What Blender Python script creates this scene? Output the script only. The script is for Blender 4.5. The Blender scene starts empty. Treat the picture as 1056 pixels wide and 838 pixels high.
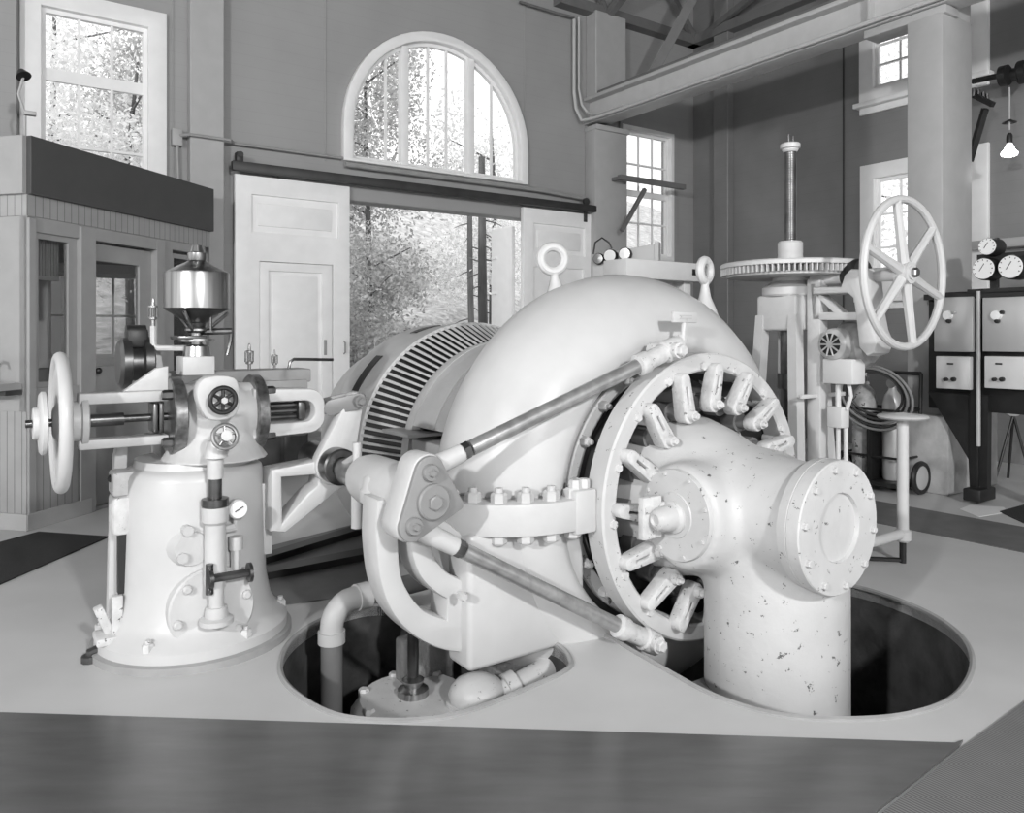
import bpy, bmesh, math, random
from mathutils import Vector, Matrix
random.seed(7)
H = 1.6                      # eye height of the camera; every length below is in units of it
SC = bpy.context.scene
COL = SC.collection
FPX, CX, HY = 800.0, 528.0, 345.0
R_ = math.radians
def V(*a): return Vector(a[0]) if len(a) == 1 else Vector(a)
CAM = V(0, 0, 1)
Z = V(0, 0, 1)

def pix(px, py): return V((px - CX) / FPX, 1.0, -(py - HY) / FPX)
def floor_at(px, py, z=0.0):
    r = pix(px, py); k = (z - 1.0) / r.z
    return CAM + r * k
def at_depth(px, py, d): return CAM + pix(px, py) * d

class Frame:
    """an origin with three axes (a, b, c); calling it gives a world point"""
    def __init__(s, o, ea, eb, ec=Z): s.o, s.ax = V(o), (V(ea), V(eb), V(ec))
    def __call__(s, a=0, b=0, c=0): return s.o + s.ax[0] * a + s.ax[1] * b + s.ax[2] * c
    def hit(s, px, py, i, val):
        """local coordinates of the sight line's meeting with the plane axis i = val"""
        n = s.ax[i]; r = pix(px, py)
        k = ((s.o - CAM).dot(n) + val) / r.dot(n)
        p = CAM + r * k - s.o
        return [p.dot(s.ax[0]), p.dot(s.ax[1]), p.dot(s.ax[2])]
    def at(s, a=0, b=0, c=0): return Frame(s(a, b, c), *s.ax)

ANG = R_(34.8)
T = V(math.sin(ANG), -math.cos(ANG), 0)      # machine axis, towards the camera side
U = V(math.cos(ANG), math.sin(ANG), 0)       # across, to the right and away

# ---------------------------------------------------------------- materials
MATS = {}
def gray(v): return (v, v, v, 1)
def material(name, val, rough=.5, metal=0.0, vary=.08, vscale=6, bump=0.0, bscale=40, chips=0.0, chipscale=9,
             chipval=.1, spec=.5, aniso=0, coat=0, stretch=None):
    m = bpy.data.materials.new(name); m.use_nodes = True
    nt = m.node_tree; N = nt.nodes; L = nt.links
    p = N['Principled BSDF']
    p.inputs['Roughness'].default_value = rough; p.inputs['Metallic'].default_value = metal
    p.inputs['Specular IOR Level'].default_value = spec
    if coat: p.inputs['Coat Weight'].default_value = coat
    tc = N.new('ShaderNodeTexCoord'); src = tc.outputs['Object']
    if stretch:
        mp = N.new('ShaderNodeMapping'); mp.inputs['Scale'].default_value = stretch
        L.new(src, mp.inputs[0]); src = mp.outputs[0]
    no = N.new('ShaderNodeTexNoise'); no.inputs['Scale'].default_value = vscale; no.inputs['Detail'].default_value = 5
    L.new(src, no.inputs['Vector'])
    mr = N.new('ShaderNodeMapRange')
    mr.inputs['From Min'].default_value = .3; mr.inputs['From Max'].default_value = .7
    mr.inputs['To Min'].default_value = val * (1 - vary); mr.inputs['To Max'].default_value = min(1, val * (1 + vary))
    L.new(no.outputs['Fac'], mr.inputs['Value'])
    out = mr.outputs[0]
    if chips:
        n2 = N.new('ShaderNodeTexNoise'); n2.inputs['Scale'].default_value = chipscale; n2.inputs['Detail'].default_value = 4
        n2.inputs['Roughness'].default_value = .75
        L.new(src, n2.inputs['Vector'])
        th = N.new('ShaderNodeMapRange'); th.inputs['From Min'].default_value = chips; th.inputs['From Max'].default_value = chips + .02
        L.new(n2.outputs['Fac'], th.inputs['Value'])
        mx = N.new('ShaderNodeMix'); mx.data_type = 'FLOAT'
        L.new(th.outputs[0], mx.inputs[0]); L.new(out, mx.inputs[2]); mx.inputs[3].default_value = chipval
        out = mx.outputs[0]
    cb = N.new('ShaderNodeCombineColor')
    for i in range(3): L.new(out, cb.inputs[i])
    L.new(cb.outputs[0], p.inputs['Base Color'])
    if bump:
        n3 = N.new('ShaderNodeTexNoise'); n3.inputs['Scale'].default_value = bscale; n3.inputs['Detail'].default_value = 3
        L.new(src, n3.inputs['Vector'])
        b = N.new('ShaderNodeBump'); b.inputs['Strength'].default_value = bump; b.inputs['Distance'].default_value = .02
        L.new(n3.outputs['Fac'], b.inputs['Height']); L.new(b.outputs[0], p.inputs['Normal'])
    MATS[name] = m
    return m

def seam_lines(m, axis, period, width, dark):
    """fine joints between boards, at right angles to a local axis"""
    nt = m.node_tree; N = nt.nodes; L = nt.links; p = N['Principled BSDF']
    old = p.inputs['Base Color'].links[0].from_socket
    tc = N.new('ShaderNodeTexCoord')
    dp = N.new('ShaderNodeVectorMath'); dp.operation = 'DOT_PRODUCT'; dp.inputs[1].default_value = axis
    L.new(tc.outputs['Object'], dp.inputs[0])
    dv = N.new('ShaderNodeMath'); dv.operation = 'DIVIDE'; dv.inputs[1].default_value = period
    L.new(dp.outputs['Value'], dv.inputs[0])
    fr = N.new('ShaderNodeMath'); fr.operation = 'FRACT'; L.new(dv.outputs[0], fr.inputs[0])
    lt = N.new('ShaderNodeMath'); lt.operation = 'LESS_THAN'; lt.inputs[1].default_value = width / period
    L.new(fr.outputs[0], lt.inputs[0])
    mx = N.new('ShaderNodeMix'); mx.data_type = 'RGBA'; mx.blend_type = 'MULTIPLY'
    L.new(lt.outputs[0], mx.inputs[0]); L.new(old, mx.inputs[6]); mx.inputs[7].default_value = gray(dark)
    L.new(mx.outputs[2], p.inputs['Base Color'])

def glass_material(name, gloss=.08, tint=1.0):
    m = bpy.data.materials.new(name); m.use_nodes = True
    nt = m.node_tree; N = nt.nodes; L = nt.links; N.clear()
    o = N.new('ShaderNodeOutputMaterial'); mx = N.new('ShaderNodeMixShader')
    tr = N.new('ShaderNodeBsdfTransparent'); tr.inputs[0].default_value = gray(tint)
    gl = N.new('ShaderNodeBsdfGlossy'); gl.inputs['Roughness'].default_value = .02
    lw = N.new('ShaderNodeFresnel'); lw.inputs[0].default_value = 1.3
    ml = N.new('ShaderNodeMath'); ml.operation = 'MULTIPLY_ADD'; ml.inputs[1].default_value = .8; ml.inputs[2].default_value = gloss * .2
    L.new(lw.outputs[0], ml.inputs[0]); L.new(ml.outputs[0], mx.inputs[0])
    L.new(tr.outputs[0], mx.inputs[1]); L.new(gl.outputs[0], mx.inputs[2]); L.new(mx.outputs[0], o.inputs[0])
    MATS[name] = m; return m

def lamp_material(name, strength):
    m = bpy.data.materials.new(name); m.use_nodes = True
    p = m.node_tree.nodes['Principled BSDF']
    p.inputs['Base Color'].default_value = gray(.9)
    p.inputs['Emission Color'].default_value = gray(1); p.inputs['Emission Strength'].default_value = strength
    MATS[name] = m; return m

M = MATS

# ---------------------------------------------------------------- mesh building
class MB:
    """collects shapes in world space and links them as ONE mesh object"""
    def __init__(s): s.v = []; s.f = []
    def add(s, vs, fs):
        k = len(s.v); s.v.extend(V(p) for p in vs); s.f.extend([tuple(i + k for i in f) for f in fs]); return s
    def add_bm(s, bm, mat=None):
        bm.verts.index_update()
        vs = [(mat @ v.co) if mat else v.co.copy() for v in bm.verts]
        s.add(vs, [[v.index for v in f.verts] for f in bm.faces]); bm.free(); return s
    def box(s, fr, lo, hi, bev=0.0, seg=2):
        """a box between local corners lo and hi of a frame"""
        lo, hi = V(lo), V(hi)
        bm = bmesh.new(); bmesh.ops.create_cube(bm, size=1)
        for v in bm.verts: v.co = V((lo[i] + hi[i]) / 2 + v.co[i] * abs(hi[i] - lo[i]) for i in range(3)) if False else Vector([(lo[i] + hi[i]) / 2 + v.co[i] * abs(hi[i] - lo[i]) for i in range(3)])
        if bev: bmesh.ops.bevel(bm, geom=bm.edges[:], offset=bev, segments=seg, affect='EDGES', profile=.5)
        for v in bm.verts: v.co = fr(*v.co)
        return s.add_bm(bm)
    def lathe(s, o, axis, prof, seg=32, a0=0.0, a1=2 * math.pi, cap=True, ref=None, radial=None):
        """prof: (distance along axis, radius) pairs"""
        o, axis = V(o), V(axis).normalized()
        r = V(ref) if ref else (V(0, 0, 1) if abs(axis.z) < .9 else V(1, 0, 0))
        e1 = (r - axis * r.dot(axis)).normalized(); e2 = axis.cross(e1)
        full = abs(a1 - a0 - 2 * math.pi) < 1e-6
        n = seg if full else seg + 1
        vs, fs = [], []
        for (x, rad) in prof:
            for i in range(n):
                th = a0 + (a1 - a0) * i / seg
                rr = radial(rad, th) if radial else rad
                vs.append(o + axis * x + (e1 * math.cos(th) + e2 * math.sin(th)) * rr)
        for j in range(len(prof) - 1):
            for i in range(seg):
                k = (i + 1) % n
                fs.append((j * n + i, j * n + k, (j + 1) * n + k, (j + 1) * n + i))
        if cap and full:
            if prof[0][1] > 1e-6: fs.append(tuple(range(n)))
            if prof[-1][1] > 1e-6: fs.append(tuple((len(prof) - 1) * n + i for i in range(n)))
        return s.add(vs, fs)
    def cyl(s, p0, p1, r0, r1=None, seg=20, bev=0.0):
        p0, p1 = V(p0), V(p1); L = (p1 - p0).length; r1 = r0 if r1 is None else r1
        pr = [(0, r0), (L, r1)] if not bev else [(0, r0 - bev), (bev, r0), (L - bev, r1), (L, r1 - bev)]
        return s.lathe(p0, p1 - p0, pr, seg)
    def tube(s, pts, r, seg=10, closed=False):
        pts = [V(p) for p in pts]; n = len(pts); vs, fs = [], []
        prev = None
        for i, p in enumerate(pts):
            if closed: d = (pts[(i + 1) % n] - pts[i - 1])
            else: d = (pts[min(i + 1, n - 1)] - pts[max(i - 1, 0)])
            d.normalize()
            if prev is None:
                q = V(0, 0, 1) if abs(d.z) < .9 else V(1, 0, 0)
                e1 = (q - d * q.dot(d)).normalized()
            else: e1 = (prev - d * prev.dot(d)).normalized()
            prev = e1; e2 = d.cross(e1)
            rr = r[i] if isinstance(r, (list, tuple)) else r
            for k in range(seg):
                a = 2 * math.pi * k / seg
                vs.append(p + (e1 * math.cos(a) + e2 * math.sin(a)) * rr)
        m = n if closed else n - 1
        for i in range(m):
            j = (i + 1) % n
            for k in range(seg):
                l = (k + 1) % seg
                fs.append((i * seg + k, i * seg + l, j * seg + l, j * seg + k))
        if not closed:
            fs.append(tuple(range(seg))); fs.append(tuple((n - 1) * seg + k for k in range(seg)))
        return s.add(vs, fs)
    def ring(s, c, axis, R, r, seg=40, sec=10):
        axis = V(axis).normalized(); q = V(0, 0, 1) if abs(axis.z) < .9 else V(1, 0, 0)
        e1 = (q - axis * q.dot(axis)).normalized(); e2 = axis.cross(e1)
        return s.tube([V(c) + (e1 * math.cos(2 * math.pi * i / seg) + e2 * math.sin(2 * math.pi * i / seg)) * R for i in range(seg)], r, sec, True)
    def ball(s, c, r, seg=16, sc=(1, 1, 1)):
        bm = bmesh.new(); bmesh.ops.create_uvsphere(bm, u_segments=seg, v_segments=max(6, seg // 2), radius=r)
        for v in bm.verts: v.co = V(c) + Vector((v.co.x * sc[0], v.co.y * sc[1], v.co.z * sc[2]))
        return s.add_bm(bm)
    def hexnut(s, p, n, r, h):
        return s.lathe(p, n, [(0, r), (h * .8, r), (h, r * .8)], 6)
    def plate(s, o, ex, ey, outline, holes=(), thick=.02, bev=0.0):
        """a flat plate with holes: outline in the (ex, ey) plane at o, thick/2 to either side"""
        cu = bpy.data.curves.new('tmp', 'CURVE'); cu.dimensions = '2D'; cu.fill_mode = 'BOTH'
        cu.extrude = max(thick / 2 - bev, 1e-5); cu.bevel_depth = bev; cu.bevel_resolution = 1; cu.offset = -bev
        for poly in [outline] + list(holes):
            sp = cu.splines.new('POLY'); sp.points.add(len(poly) - 1); sp.use_cyclic_u = True
            for i, q in enumerate(poly): sp.points[i].co = (q[0], q[1], 0, 1)
        ob = bpy.data.objects.new('tmp', cu); COL.objects.link(ob)
        dg = bpy.context.evaluated_depsgraph_get()
        me = bpy.data.meshes.new_from_object(ob.evaluated_get(dg))
        ex, ey = V(ex).normalized(), V(ey).normalized(); ez = ex.cross(ey)
        bm = bmesh.new(); bm.from_mesh(me); bmesh.ops.remove_doubles(bm, verts=bm.verts[:], dist=1e-5)
        for v in bm.verts: v.co = V(o) + ex * v.co.x + ey * v.co.y + ez * v.co.z
        s.add_bm(bm)
        bpy.data.objects.remove(ob); bpy.data.curves.remove(cu); bpy.data.meshes.remove(me)
        return s
    def build(s, name, mat, parent=None, smooth=35, recalc=True):
        loc = V(0, 0, 0); q = parent
        chain = V(0, 0, 0)
        while q is not None: chain += q.location; q = q.parent
        me = bpy.data.meshes.new(name)
        me.from_pydata([(p * H) - chain for p in s.v], [], s.f)
        if recalc:
            bm = bmesh.new(); bm.from_mesh(me); bmesh.ops.recalc_face_normals(bm, faces=bm.faces[:]); bm.to_mesh(me); bm.free()
        me.materials.append(M[mat] if isinstance(mat, str) else mat)
        if smooth:
            for p in me.polygons: p.use_smooth = True
            me.set_sharp_from_angle(angle=R_(smooth))
        ob = bpy.data.objects.new(name, me); COL.objects.link(ob)
        if parent is not None: ob.parent = parent
        return ob

def thing(name, label, cat, loc, group=None):
    o = bpy.data.objects.new(name, None); COL.objects.link(o); o.location = V(loc) * H; o.empty_display_size = .1
    o['label'] = label; o['category'] = cat
    if group: o['group'] = group
    return o
def tag(o, label, cat, group=None):
    o['label'] = label; o['category'] = cat
    if group: o['group'] = group
    return o
def struct(o, label=None):
    o['kind'] = 'structure'
    if label: o['label'] = label
    return o
def sroot(name, loc):
    o = bpy.data.objects.new(name, None); COL.objects.link(o); o.location = V(loc) * H; o['kind'] = 'structure'; return o
def circle(n, r, cx=0, cy=0, a0=0): return [(cx + r * math.cos(a0 + 2 * math.pi * i / n), cy + r * math.sin(a0 + 2 * math.pi * i / n)) for i in range(n)]
def spline(pts, n=8, closed=True):
    out = []; k = len(pts)
    for i in range(k if closed else k - 1):
        g = lambda j: pts[j % k] if closed else pts[max(0, min(k - 1, j))]
        p0, p1, p2, p3 = g(i - 1), g(i), g(i + 1), g(i + 2)
        for s_ in range(n):
            t = s_ / n
            out.append(tuple(.5 * (2 * p1[c] + (p2[c] - p0[c]) * t + (2 * p0[c] - 5 * p1[c] + 4 * p2[c] - p3[c]) * t * t + (3 * p1[c] - p0[c] - 3 * p2[c] + p3[c]) * t ** 3) for c in range(len(p1))))
    if not closed: out.append(tuple(pts[-1]))
    return out
def capsule(L, r, n=8):
    """outline of a bar with round ends, from (0,0) to (L,0)"""
    return [(L + r * math.cos(-math.pi / 2 + math.pi * i / n), r * math.sin(-math.pi / 2 + math.pi * i / n)) for i in range(n + 1)] + \
           [(r * math.cos(math.pi / 2 + math.pi * i / n), r * math.sin(math.pi / 2 + math.pi * i / n)) for i in range(n + 1)]

# the paints
material('white_enamel', .54, .38, vary=.04, vscale=5, bump=.05, bscale=14, spec=.5)
material('white_cast', .54, .45, vary=.05, vscale=5, bump=.12, bscale=22)
material('chipped_white', .54, .45, vary=.05, vscale=5, bump=.12, bscale=22, chips=.64, chipscale=21, chipval=.12)
material('worn_white', .58, .55, vary=.12, vscale=18, bump=.2, bscale=50, chips=.63, chipscale=30, chipval=.1)
material('lever_grey', .25, .4, vary=.05, bump=.03)
material('stem_shade', .15, .6, vary=.2)  # stems darkened in colour for the shade behind the gate arms
material('cover_grey', .44, .5, vary=.04)
material('rod_steel', .36, .32, metal=.55, vary=.25, vscale=14, stretch=(1, 1, 1))
material('polished_steel', .34, .3, metal=1.0, vary=.6, vscale=22, stretch=(1, 1, .02))
material('dark_steel', .12, .32, metal=.85, vary=.35, vscale=10)
material('ring_steel', .22, .3, metal=.8, vary=.4, vscale=30)
material('black_iron', .015, .45, vary=.3)
material('brass', .35, .35, metal=.8, vary=.2)
material('recess_shade', .015, .7, vary=.5, vscale=9, bump=.3)  # near black: shade inside the recess put into the colour
material('gate_shade', .06, .6, vary=.25, vscale=10, bump=.2, bscale=30)  # shade round the head cover painted in as a dark tone
material('pipe_grey', .32, .5, vary=.1, bump=.1)
material('floor_paint', .56, .42, vary=.06, vscale=1.6, bump=.02, bscale=6, chips=.735, chipscale=7, chipval=.3)
material('floor_tread_shade', .14, .5, vary=.15, vscale=5)  # tread covering, also the machine shadow painted on the floor
material('rubber_mat', .088, .22, spec=1.0, vary=.16, vscale=2.5, bump=.04, bscale=50, stretch=(1, 5, 1))
material('ribbed_mat', .22, .6, vary=.06)
seam_lines(M['ribbed_mat'], (.8, .6, 0), .014, .006, .45)
material('black_mat', .022, .8, vary=.3, vscale=60, bump=.4, bscale=150)
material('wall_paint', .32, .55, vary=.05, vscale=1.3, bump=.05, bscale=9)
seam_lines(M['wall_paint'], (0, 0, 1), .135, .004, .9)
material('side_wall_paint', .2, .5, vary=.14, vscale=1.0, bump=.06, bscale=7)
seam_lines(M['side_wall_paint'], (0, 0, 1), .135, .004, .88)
material('pillar_paint', .40, .5, vary=.04)
material('steel_beam_paint', .5, .5, vary=.05)
material('truss_paint', .15, .6, vary=.1)
material('roof_boards', .03, .8, vary=.2)
material('window_paint', .84, .5, vary=.03)
material('door_paint', .86, .5, vary=.03)
material('track_steel', .03, .5, vary=.3)
material('booth_paint', .33, .5, vary=.05)
material('booth_front_paint', .36, .5, vary=.05)
material('cornice_dark', .07, .6, vary=.06)
material('bead_board', .33, .5, vary=.06)
seam_lines(M['bead_board'], (.245, .9695, 0), .075, .008, .5)
material('bead_front', .36, .5, vary=.06)
seam_lines(M['bead_front'], (-.9695, .245, 0), .075, .008, .5)
material('block_concrete', .2, .85, vary=.4, bump=.4)
material('concrete', .42, .8, vary=.15, bump=.3)
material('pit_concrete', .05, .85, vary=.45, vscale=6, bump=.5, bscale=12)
material('panel_alu', .5, .35, metal=.35, vary=.05, vscale=3, stretch=(1, 1, .05))
material('panel_light', .6, .45, vary=.03)
material('link_grey', .19, .4, vary=.05)
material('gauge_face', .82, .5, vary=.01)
material('bottle_paint', .42, .5, vary=.5, vscale=9, chips=.6, chipscale=9, chipval=.12)
material('hose_rubber', .06, .5)
material('hose_light', .28, .5)
material('foliage', .5, .6, vary=.4, vscale=3)
material('foliage_pale', .85, .6, vary=.15, vscale=3)
material('riser_grey', .15, .5, vary=.1)
material('grass_bank', .4, .9, vary=.35, vscale=5, bump=.4)
material('bark', .10, .9, vary=.4, vscale=8, stretch=(1, 1, .2))
material('dark_wood', .05, .5, vary=.3)
for nm_ in ('foliage', 'foliage_pale'):                # thin leaves let light through
    nt_ = M[nm_].node_tree; p_ = nt_.nodes['Principled BSDF']; o_ = nt_.nodes['Material Output']
    tl_ = nt_.nodes.new('ShaderNodeBsdfTranslucent'); mx_ = nt_.nodes.new('ShaderNodeMixShader'); mx_.inputs[0].default_value = .5
    nt_.links.new(p_.inputs['Base Color'].links[0].from_socket, tl_.inputs[0])
    nt_.links.new(p_.outputs[0], mx_.inputs[1]); nt_.links.new(tl_.outputs[0], mx_.inputs[2]); nt_.links.new(mx_.outputs[0], o_.inputs[0])
glass_material('window_glass', .06)
glass_material('booth_glass', .25, .92)
glass_material('oiler_glass', .2, .9)
lamp_material('lamp_glow', 14)
# ================================================================ frames of the place
PC = (.911, 7.92, 0)
BW = Frame(PC, T, U)                               # back wall: a out into the room, b along, c up
cb = BW.hit(715, 437, 0, 0)[1]                     # the far corner of the room
RW = Frame(BW(0, cb, 0), -U, T)                    # side wall: a out into the room, b along towards the camera
TF = Frame((.65, 2.679, .44), T, U)                # turbine: origin on the shaft at the gate ring
GF = Frame((-1.054, 2.575, 0), T, U)                 # governor: origin on the floor under its column
SF = Frame((1.2915, 3.6, 0), T, U)                 # gear stand
WF = Frame((0, 0, 0), (1, 0, 0), (0, 1, 0))        # plain world axes

# ================================================================ floor with its two pits
PIT_R = spline([floor_at(*p)[:2] for p in [(1003, 682), (985, 718), (930, 738), (850, 742), (790, 735), (735, 717), (690, 693), (640, 664), (606, 643), (625, 618), (700, 606), (800, 600), (872, 603), (940, 624), (985, 650)]], 6)
PIT_L = spline([floor_at(*p)[:2] for p in [(289, 686), (297, 708), (330, 731), (370, 742), (430, 743), (480, 735), (540, 712), (583, 692), (588, 680), (572, 664), (520, 648), (440, 628), (380, 624), (330, 640), (300, 661)]], 6)
fl = MB()
FLOOR = [tuple(BW(a_, b_, 0)[:2]) for a_, b_ in ((-.13, -9), (12.5, -9), (12.5, cb + .13), (-.13, cb + .13))]
fl.plate((0, 0, -.02), (1, 0, 0), (0, 1, 0), FLOOR, [PIT_R, PIT_L], .04)
floor = struct(fl.build('floor', 'floor_paint', smooth=0), 'painted concrete floor with two pit openings')
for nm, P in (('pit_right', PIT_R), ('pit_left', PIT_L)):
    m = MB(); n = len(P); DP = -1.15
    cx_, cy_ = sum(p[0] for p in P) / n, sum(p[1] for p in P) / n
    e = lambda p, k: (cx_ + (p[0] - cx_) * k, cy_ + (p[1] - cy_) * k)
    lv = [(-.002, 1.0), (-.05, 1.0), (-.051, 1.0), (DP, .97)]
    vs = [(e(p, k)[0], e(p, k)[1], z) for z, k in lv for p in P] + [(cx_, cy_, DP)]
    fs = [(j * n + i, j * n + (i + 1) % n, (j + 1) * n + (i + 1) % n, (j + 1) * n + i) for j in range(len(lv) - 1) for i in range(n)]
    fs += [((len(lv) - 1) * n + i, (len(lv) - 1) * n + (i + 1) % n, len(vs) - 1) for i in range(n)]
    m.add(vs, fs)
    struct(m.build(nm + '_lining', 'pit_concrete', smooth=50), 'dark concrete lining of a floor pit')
    rim = MB()                                      # steel curb angle round the opening
    rim.tube([(p[0], p[1], .001) for p in P], .009, 6, True)
    struct(rim.build('trim_' + nm, 'pipe_grey'), 'grey curb round a floor pit')

# ================================================================ back wall
def bwp(px, py, a=0): return BW.hit(px, py, 0, a)[1:]
WTOP = 4.75
L0 = bwp(-40, 345)[0] - 2.2
# openings: (b, c) in the wall plane
w1 = (bwp(20, 60)[0], bwp(171, 60)[0], 1.85, bwp(171, 16)[1])                # upper left window, over the booth
w1b = (bwp(48, 345)[0], bwp(152, 345)[0], .84, 1.42)                                   # lower window, behind the booth
w3 = (bwp(640, 150)[0], bwp(693, 200)[0], bwp(665, 268)[1], bwp(640, 128)[1])
dL, dR, dT = bwp(300, 345)[0], bwp(566, 345)[0], bwp(360, 207)[1]
aL, aR = bwp(352, 165)[0], bwp(542, 190)[0]
aS = bwp(352, 166)[1]; aC = (aL + aR) / 2; aRad = (aR - aL) / 2
aTop = bwp(437, 32)[1]; aSp = aTop - aRad                                     # springing line of the arch
def arch(r, base, n=28): return [(aC + r, base), ] + [(aC + r * math.cos(math.pi * i / n), aSp + r * math.sin(math.pi * i / n)) for i in range(n + 1)] + [(aC - r, base)]
def rect(b0, b1, c0, c1): return [(b0, c0), (b1, c0), (b1, c1), (b0, c1)]
WT = .14
wb = MB()
wb.plate(BW(-WT / 2, 0, 0), U, Z, rect(L0, cb + .14, -.0, WTOP),
         [rect(w1[0] + .02, w1[1] - .02, w1[2], w1[3] - .02), rect(w1b[0], w1b[1], w1b[2], w1b[3]), rect(w3[0] + .02, w3[1] - .02, w3[2] + .02, w3[3] - .02),
          rect(dL, dR, .012, dT), arch(aRad - .03, aS + .02)], WT)
struct(wb.build('wall_back', 'wall_paint', smooth=0), 'painted board wall with arched window')

# ================================================================ side wall
def rwp(px, py, a=0): return RW.hit(px, py, 0, a)[1:]
wu = (rwp(888, 60)[0], rwp(1021, 40)[0], rwp(888, 110)[1], 4.1)
wl = (rwp(889, 200)[0], rwp(1021, 200)[0], rwp(950, 300)[1] - .05, rwp(889, 172)[1])
rwall = MB()
rwall.plate(RW(-.07, 0, 0), T, Z, rect(-.0, 11.5, 0, WTOP),
            [rect(wu[0] + .03, wu[1] - .03, wu[2] + .03, wu[3] - .03), rect(wl[0] + .03, wl[1] - .03, wl[2] + .03, wl[3] - .03)], .14)
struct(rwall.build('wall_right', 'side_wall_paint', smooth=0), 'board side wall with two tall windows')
cl = MB(); cl.box(BW, (-.14, -13, WTOP), (14, cb + .14, WTOP + .1))
struct(cl.build('ceiling', 'roof_boards', smooth=0), 'dark roof boards')

# ================================================================ windows
def window(name, fr, wo, cols, rows, cas, label, sill=False, mid=None, mat='window_paint', bars=None):
    """wo: outer casing (b0,b1,c0,c1) in wall frame fr"""
    b0, b1, c0, c1 = wo
    r = sroot(name, fr(0, (b0 + b1) / 2, c0)); r['label'] = label
    f = MB(); eb = fr.ax[1]
    g0, g1, h0, h1 = b0 + cas, b1 - cas, c0 + cas, c1 - cas
    f.plate(fr(.012, 0, 0), eb, Z, rect(b0, b1, c0, c1), [rect(g0, g1, h0, h1)], .05, .004)
    f.build('casing', mat, r, smooth=25)
    s = MB(); sw = .028
    s.plate(fr(-.03, 0, 0), eb, Z, rect(g0 - .01, g1 + .01, h0 - .01, h1 + .01), [rect(g0 + sw, g1 - sw, h0 + sw, h1 - sw)], .04)
    for i in range(1, cols):
        b = g0 + sw + (g1 - g0 - 2 * sw) * i / cols
        s.box(fr, (-.04, b - .008, h0), (-.02, b + .008, h1))
    for i in range(1, rows) if not bars else range(len(bars)):
        c = bars[i][0] if bars else h0 + sw + (h1 - h0 - 2 * sw) * i / rows
        k = bars[i][1] if bars else (.032 if mid == i else .008)
        s.box(fr, (-.045, g0, c - k), (-.015, g1, c + k))
    s.build('sash', mat, r, smooth=25)
    gl = MB(); gl.box(fr, (-.032, g0, h0), (-.029, g1, h1)); gl.build('pane', 'window_glass', r, smooth=0)
    if sill:
        k = MB(); k.box(fr, (-.02, b0 - .03, c0 - .03), (.09, b1 + .03, c0 + .012), .006); k.box(fr, (0, b0, c0 - .09), (.03, b1, c0 - .03), .004)
        k.build('sill', mat, r, smooth=25)
    return r
# upper left: top sash row of three panes, meeting rail, then lower rows
window('window_1', BW, (w1[0], w1[1], w1[2] - .03, w1[3]), 3, 4, .12, 'white multi-pane window above the office booth', bars=[(bwp(95, 83)[1], .04), (bwp(95, 153)[1], .009), (bwp(95, 222)[1], .009)])
window('window_2', BW, (w1b[0] - .06, w1b[1] + .06, w1b[2] - .06, w1b[3] + .06), 3, 2, .06, 'low window seen through the booth glass')
window('window_3', BW, w3, 3, 4, .05, 'white narrow window in the far corner', mid=2)
window('window_4', RW, wu, 4, 4, .13, 'white upper window on the side wall', sill=True)
window('window_5', RW, wl, 4, 3, .13, 'white lower window on the side wall behind the gear stand', sill=True)
# the arched window
r = sroot('window_6', BW(0, aC, aS)); r['label'] = 'large arched window over the sliding doors'
f = MB(); f.plate(BW(.02, 0, 0), U, Z, arch(aRad, aS), [arch(aRad - .085, aS + .03)], .07, .012); f.build('casing', 'window_paint', r, smooth=25)
s = MB()
m1, m2 = bwp(417, 150)[0], bwp(485, 150)[0]
def cap_at(b, rr): return aSp + math.sqrt(max(0, rr * rr - (b - aC) ** 2))
s.plate(BW(-.03, 0, 0), U, Z, arch(aRad - .075, aS + .02), [arch(aRad - .115, aS + .06)], .04)
for b in (m1, m2): s.box(BW, (-.06, b - .034, aS + .02), (.02, b + .034, cap_at(b, aRad - .09)), .006)
for px in (399, 442.5, 461.5, 508):
    b = bwp(px, 150)[0]; s.box(BW, (-.04, b - .009, aS + .02), (-.015, b + .009, cap_at(b, aRad - .09)))
s.build('sash', 'window_paint', r, smooth=25)
g = MB(); g.plate(BW(-.032, 0, 0), U, Z, arch(aRad - .08, aS + .03), (), .003); g.build('pane', 'window_glass', r, smooth=0)

# ================================================================ pilasters, seams, rails on the back wall
def trim(name, fr, lo, hi, mat='pillar_paint', bev=.006, label=None):
    m = MB(); m.box(fr, lo, hi, bev, 1); return struct(m.build(name, mat, smooth=25), label)
b0, b1 = bwp(193, 200)[0], bwp(232, 200)[0]
trim('trim_1', BW, (0, b0, 0), (.10, b1 - .03, WTOP), label='pilaster between window and sliding door')
trim('trim_2', BW, (0, bwp(-14, 200)[0], 0), (.12, bwp(17, 200)[0], WTOP), 'wall_paint', label='pilaster left of the window')
for i, px in enumerate((178, 335.5, 541)):
    b = bwp(px, 60)[0]; trim('trim_%d' % (3 + i), BW, (0, b - .006, dT + .3 if px > 200 else 1.4), (.008, b + .006, WTOP), 'wall_paint', .002)
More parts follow.
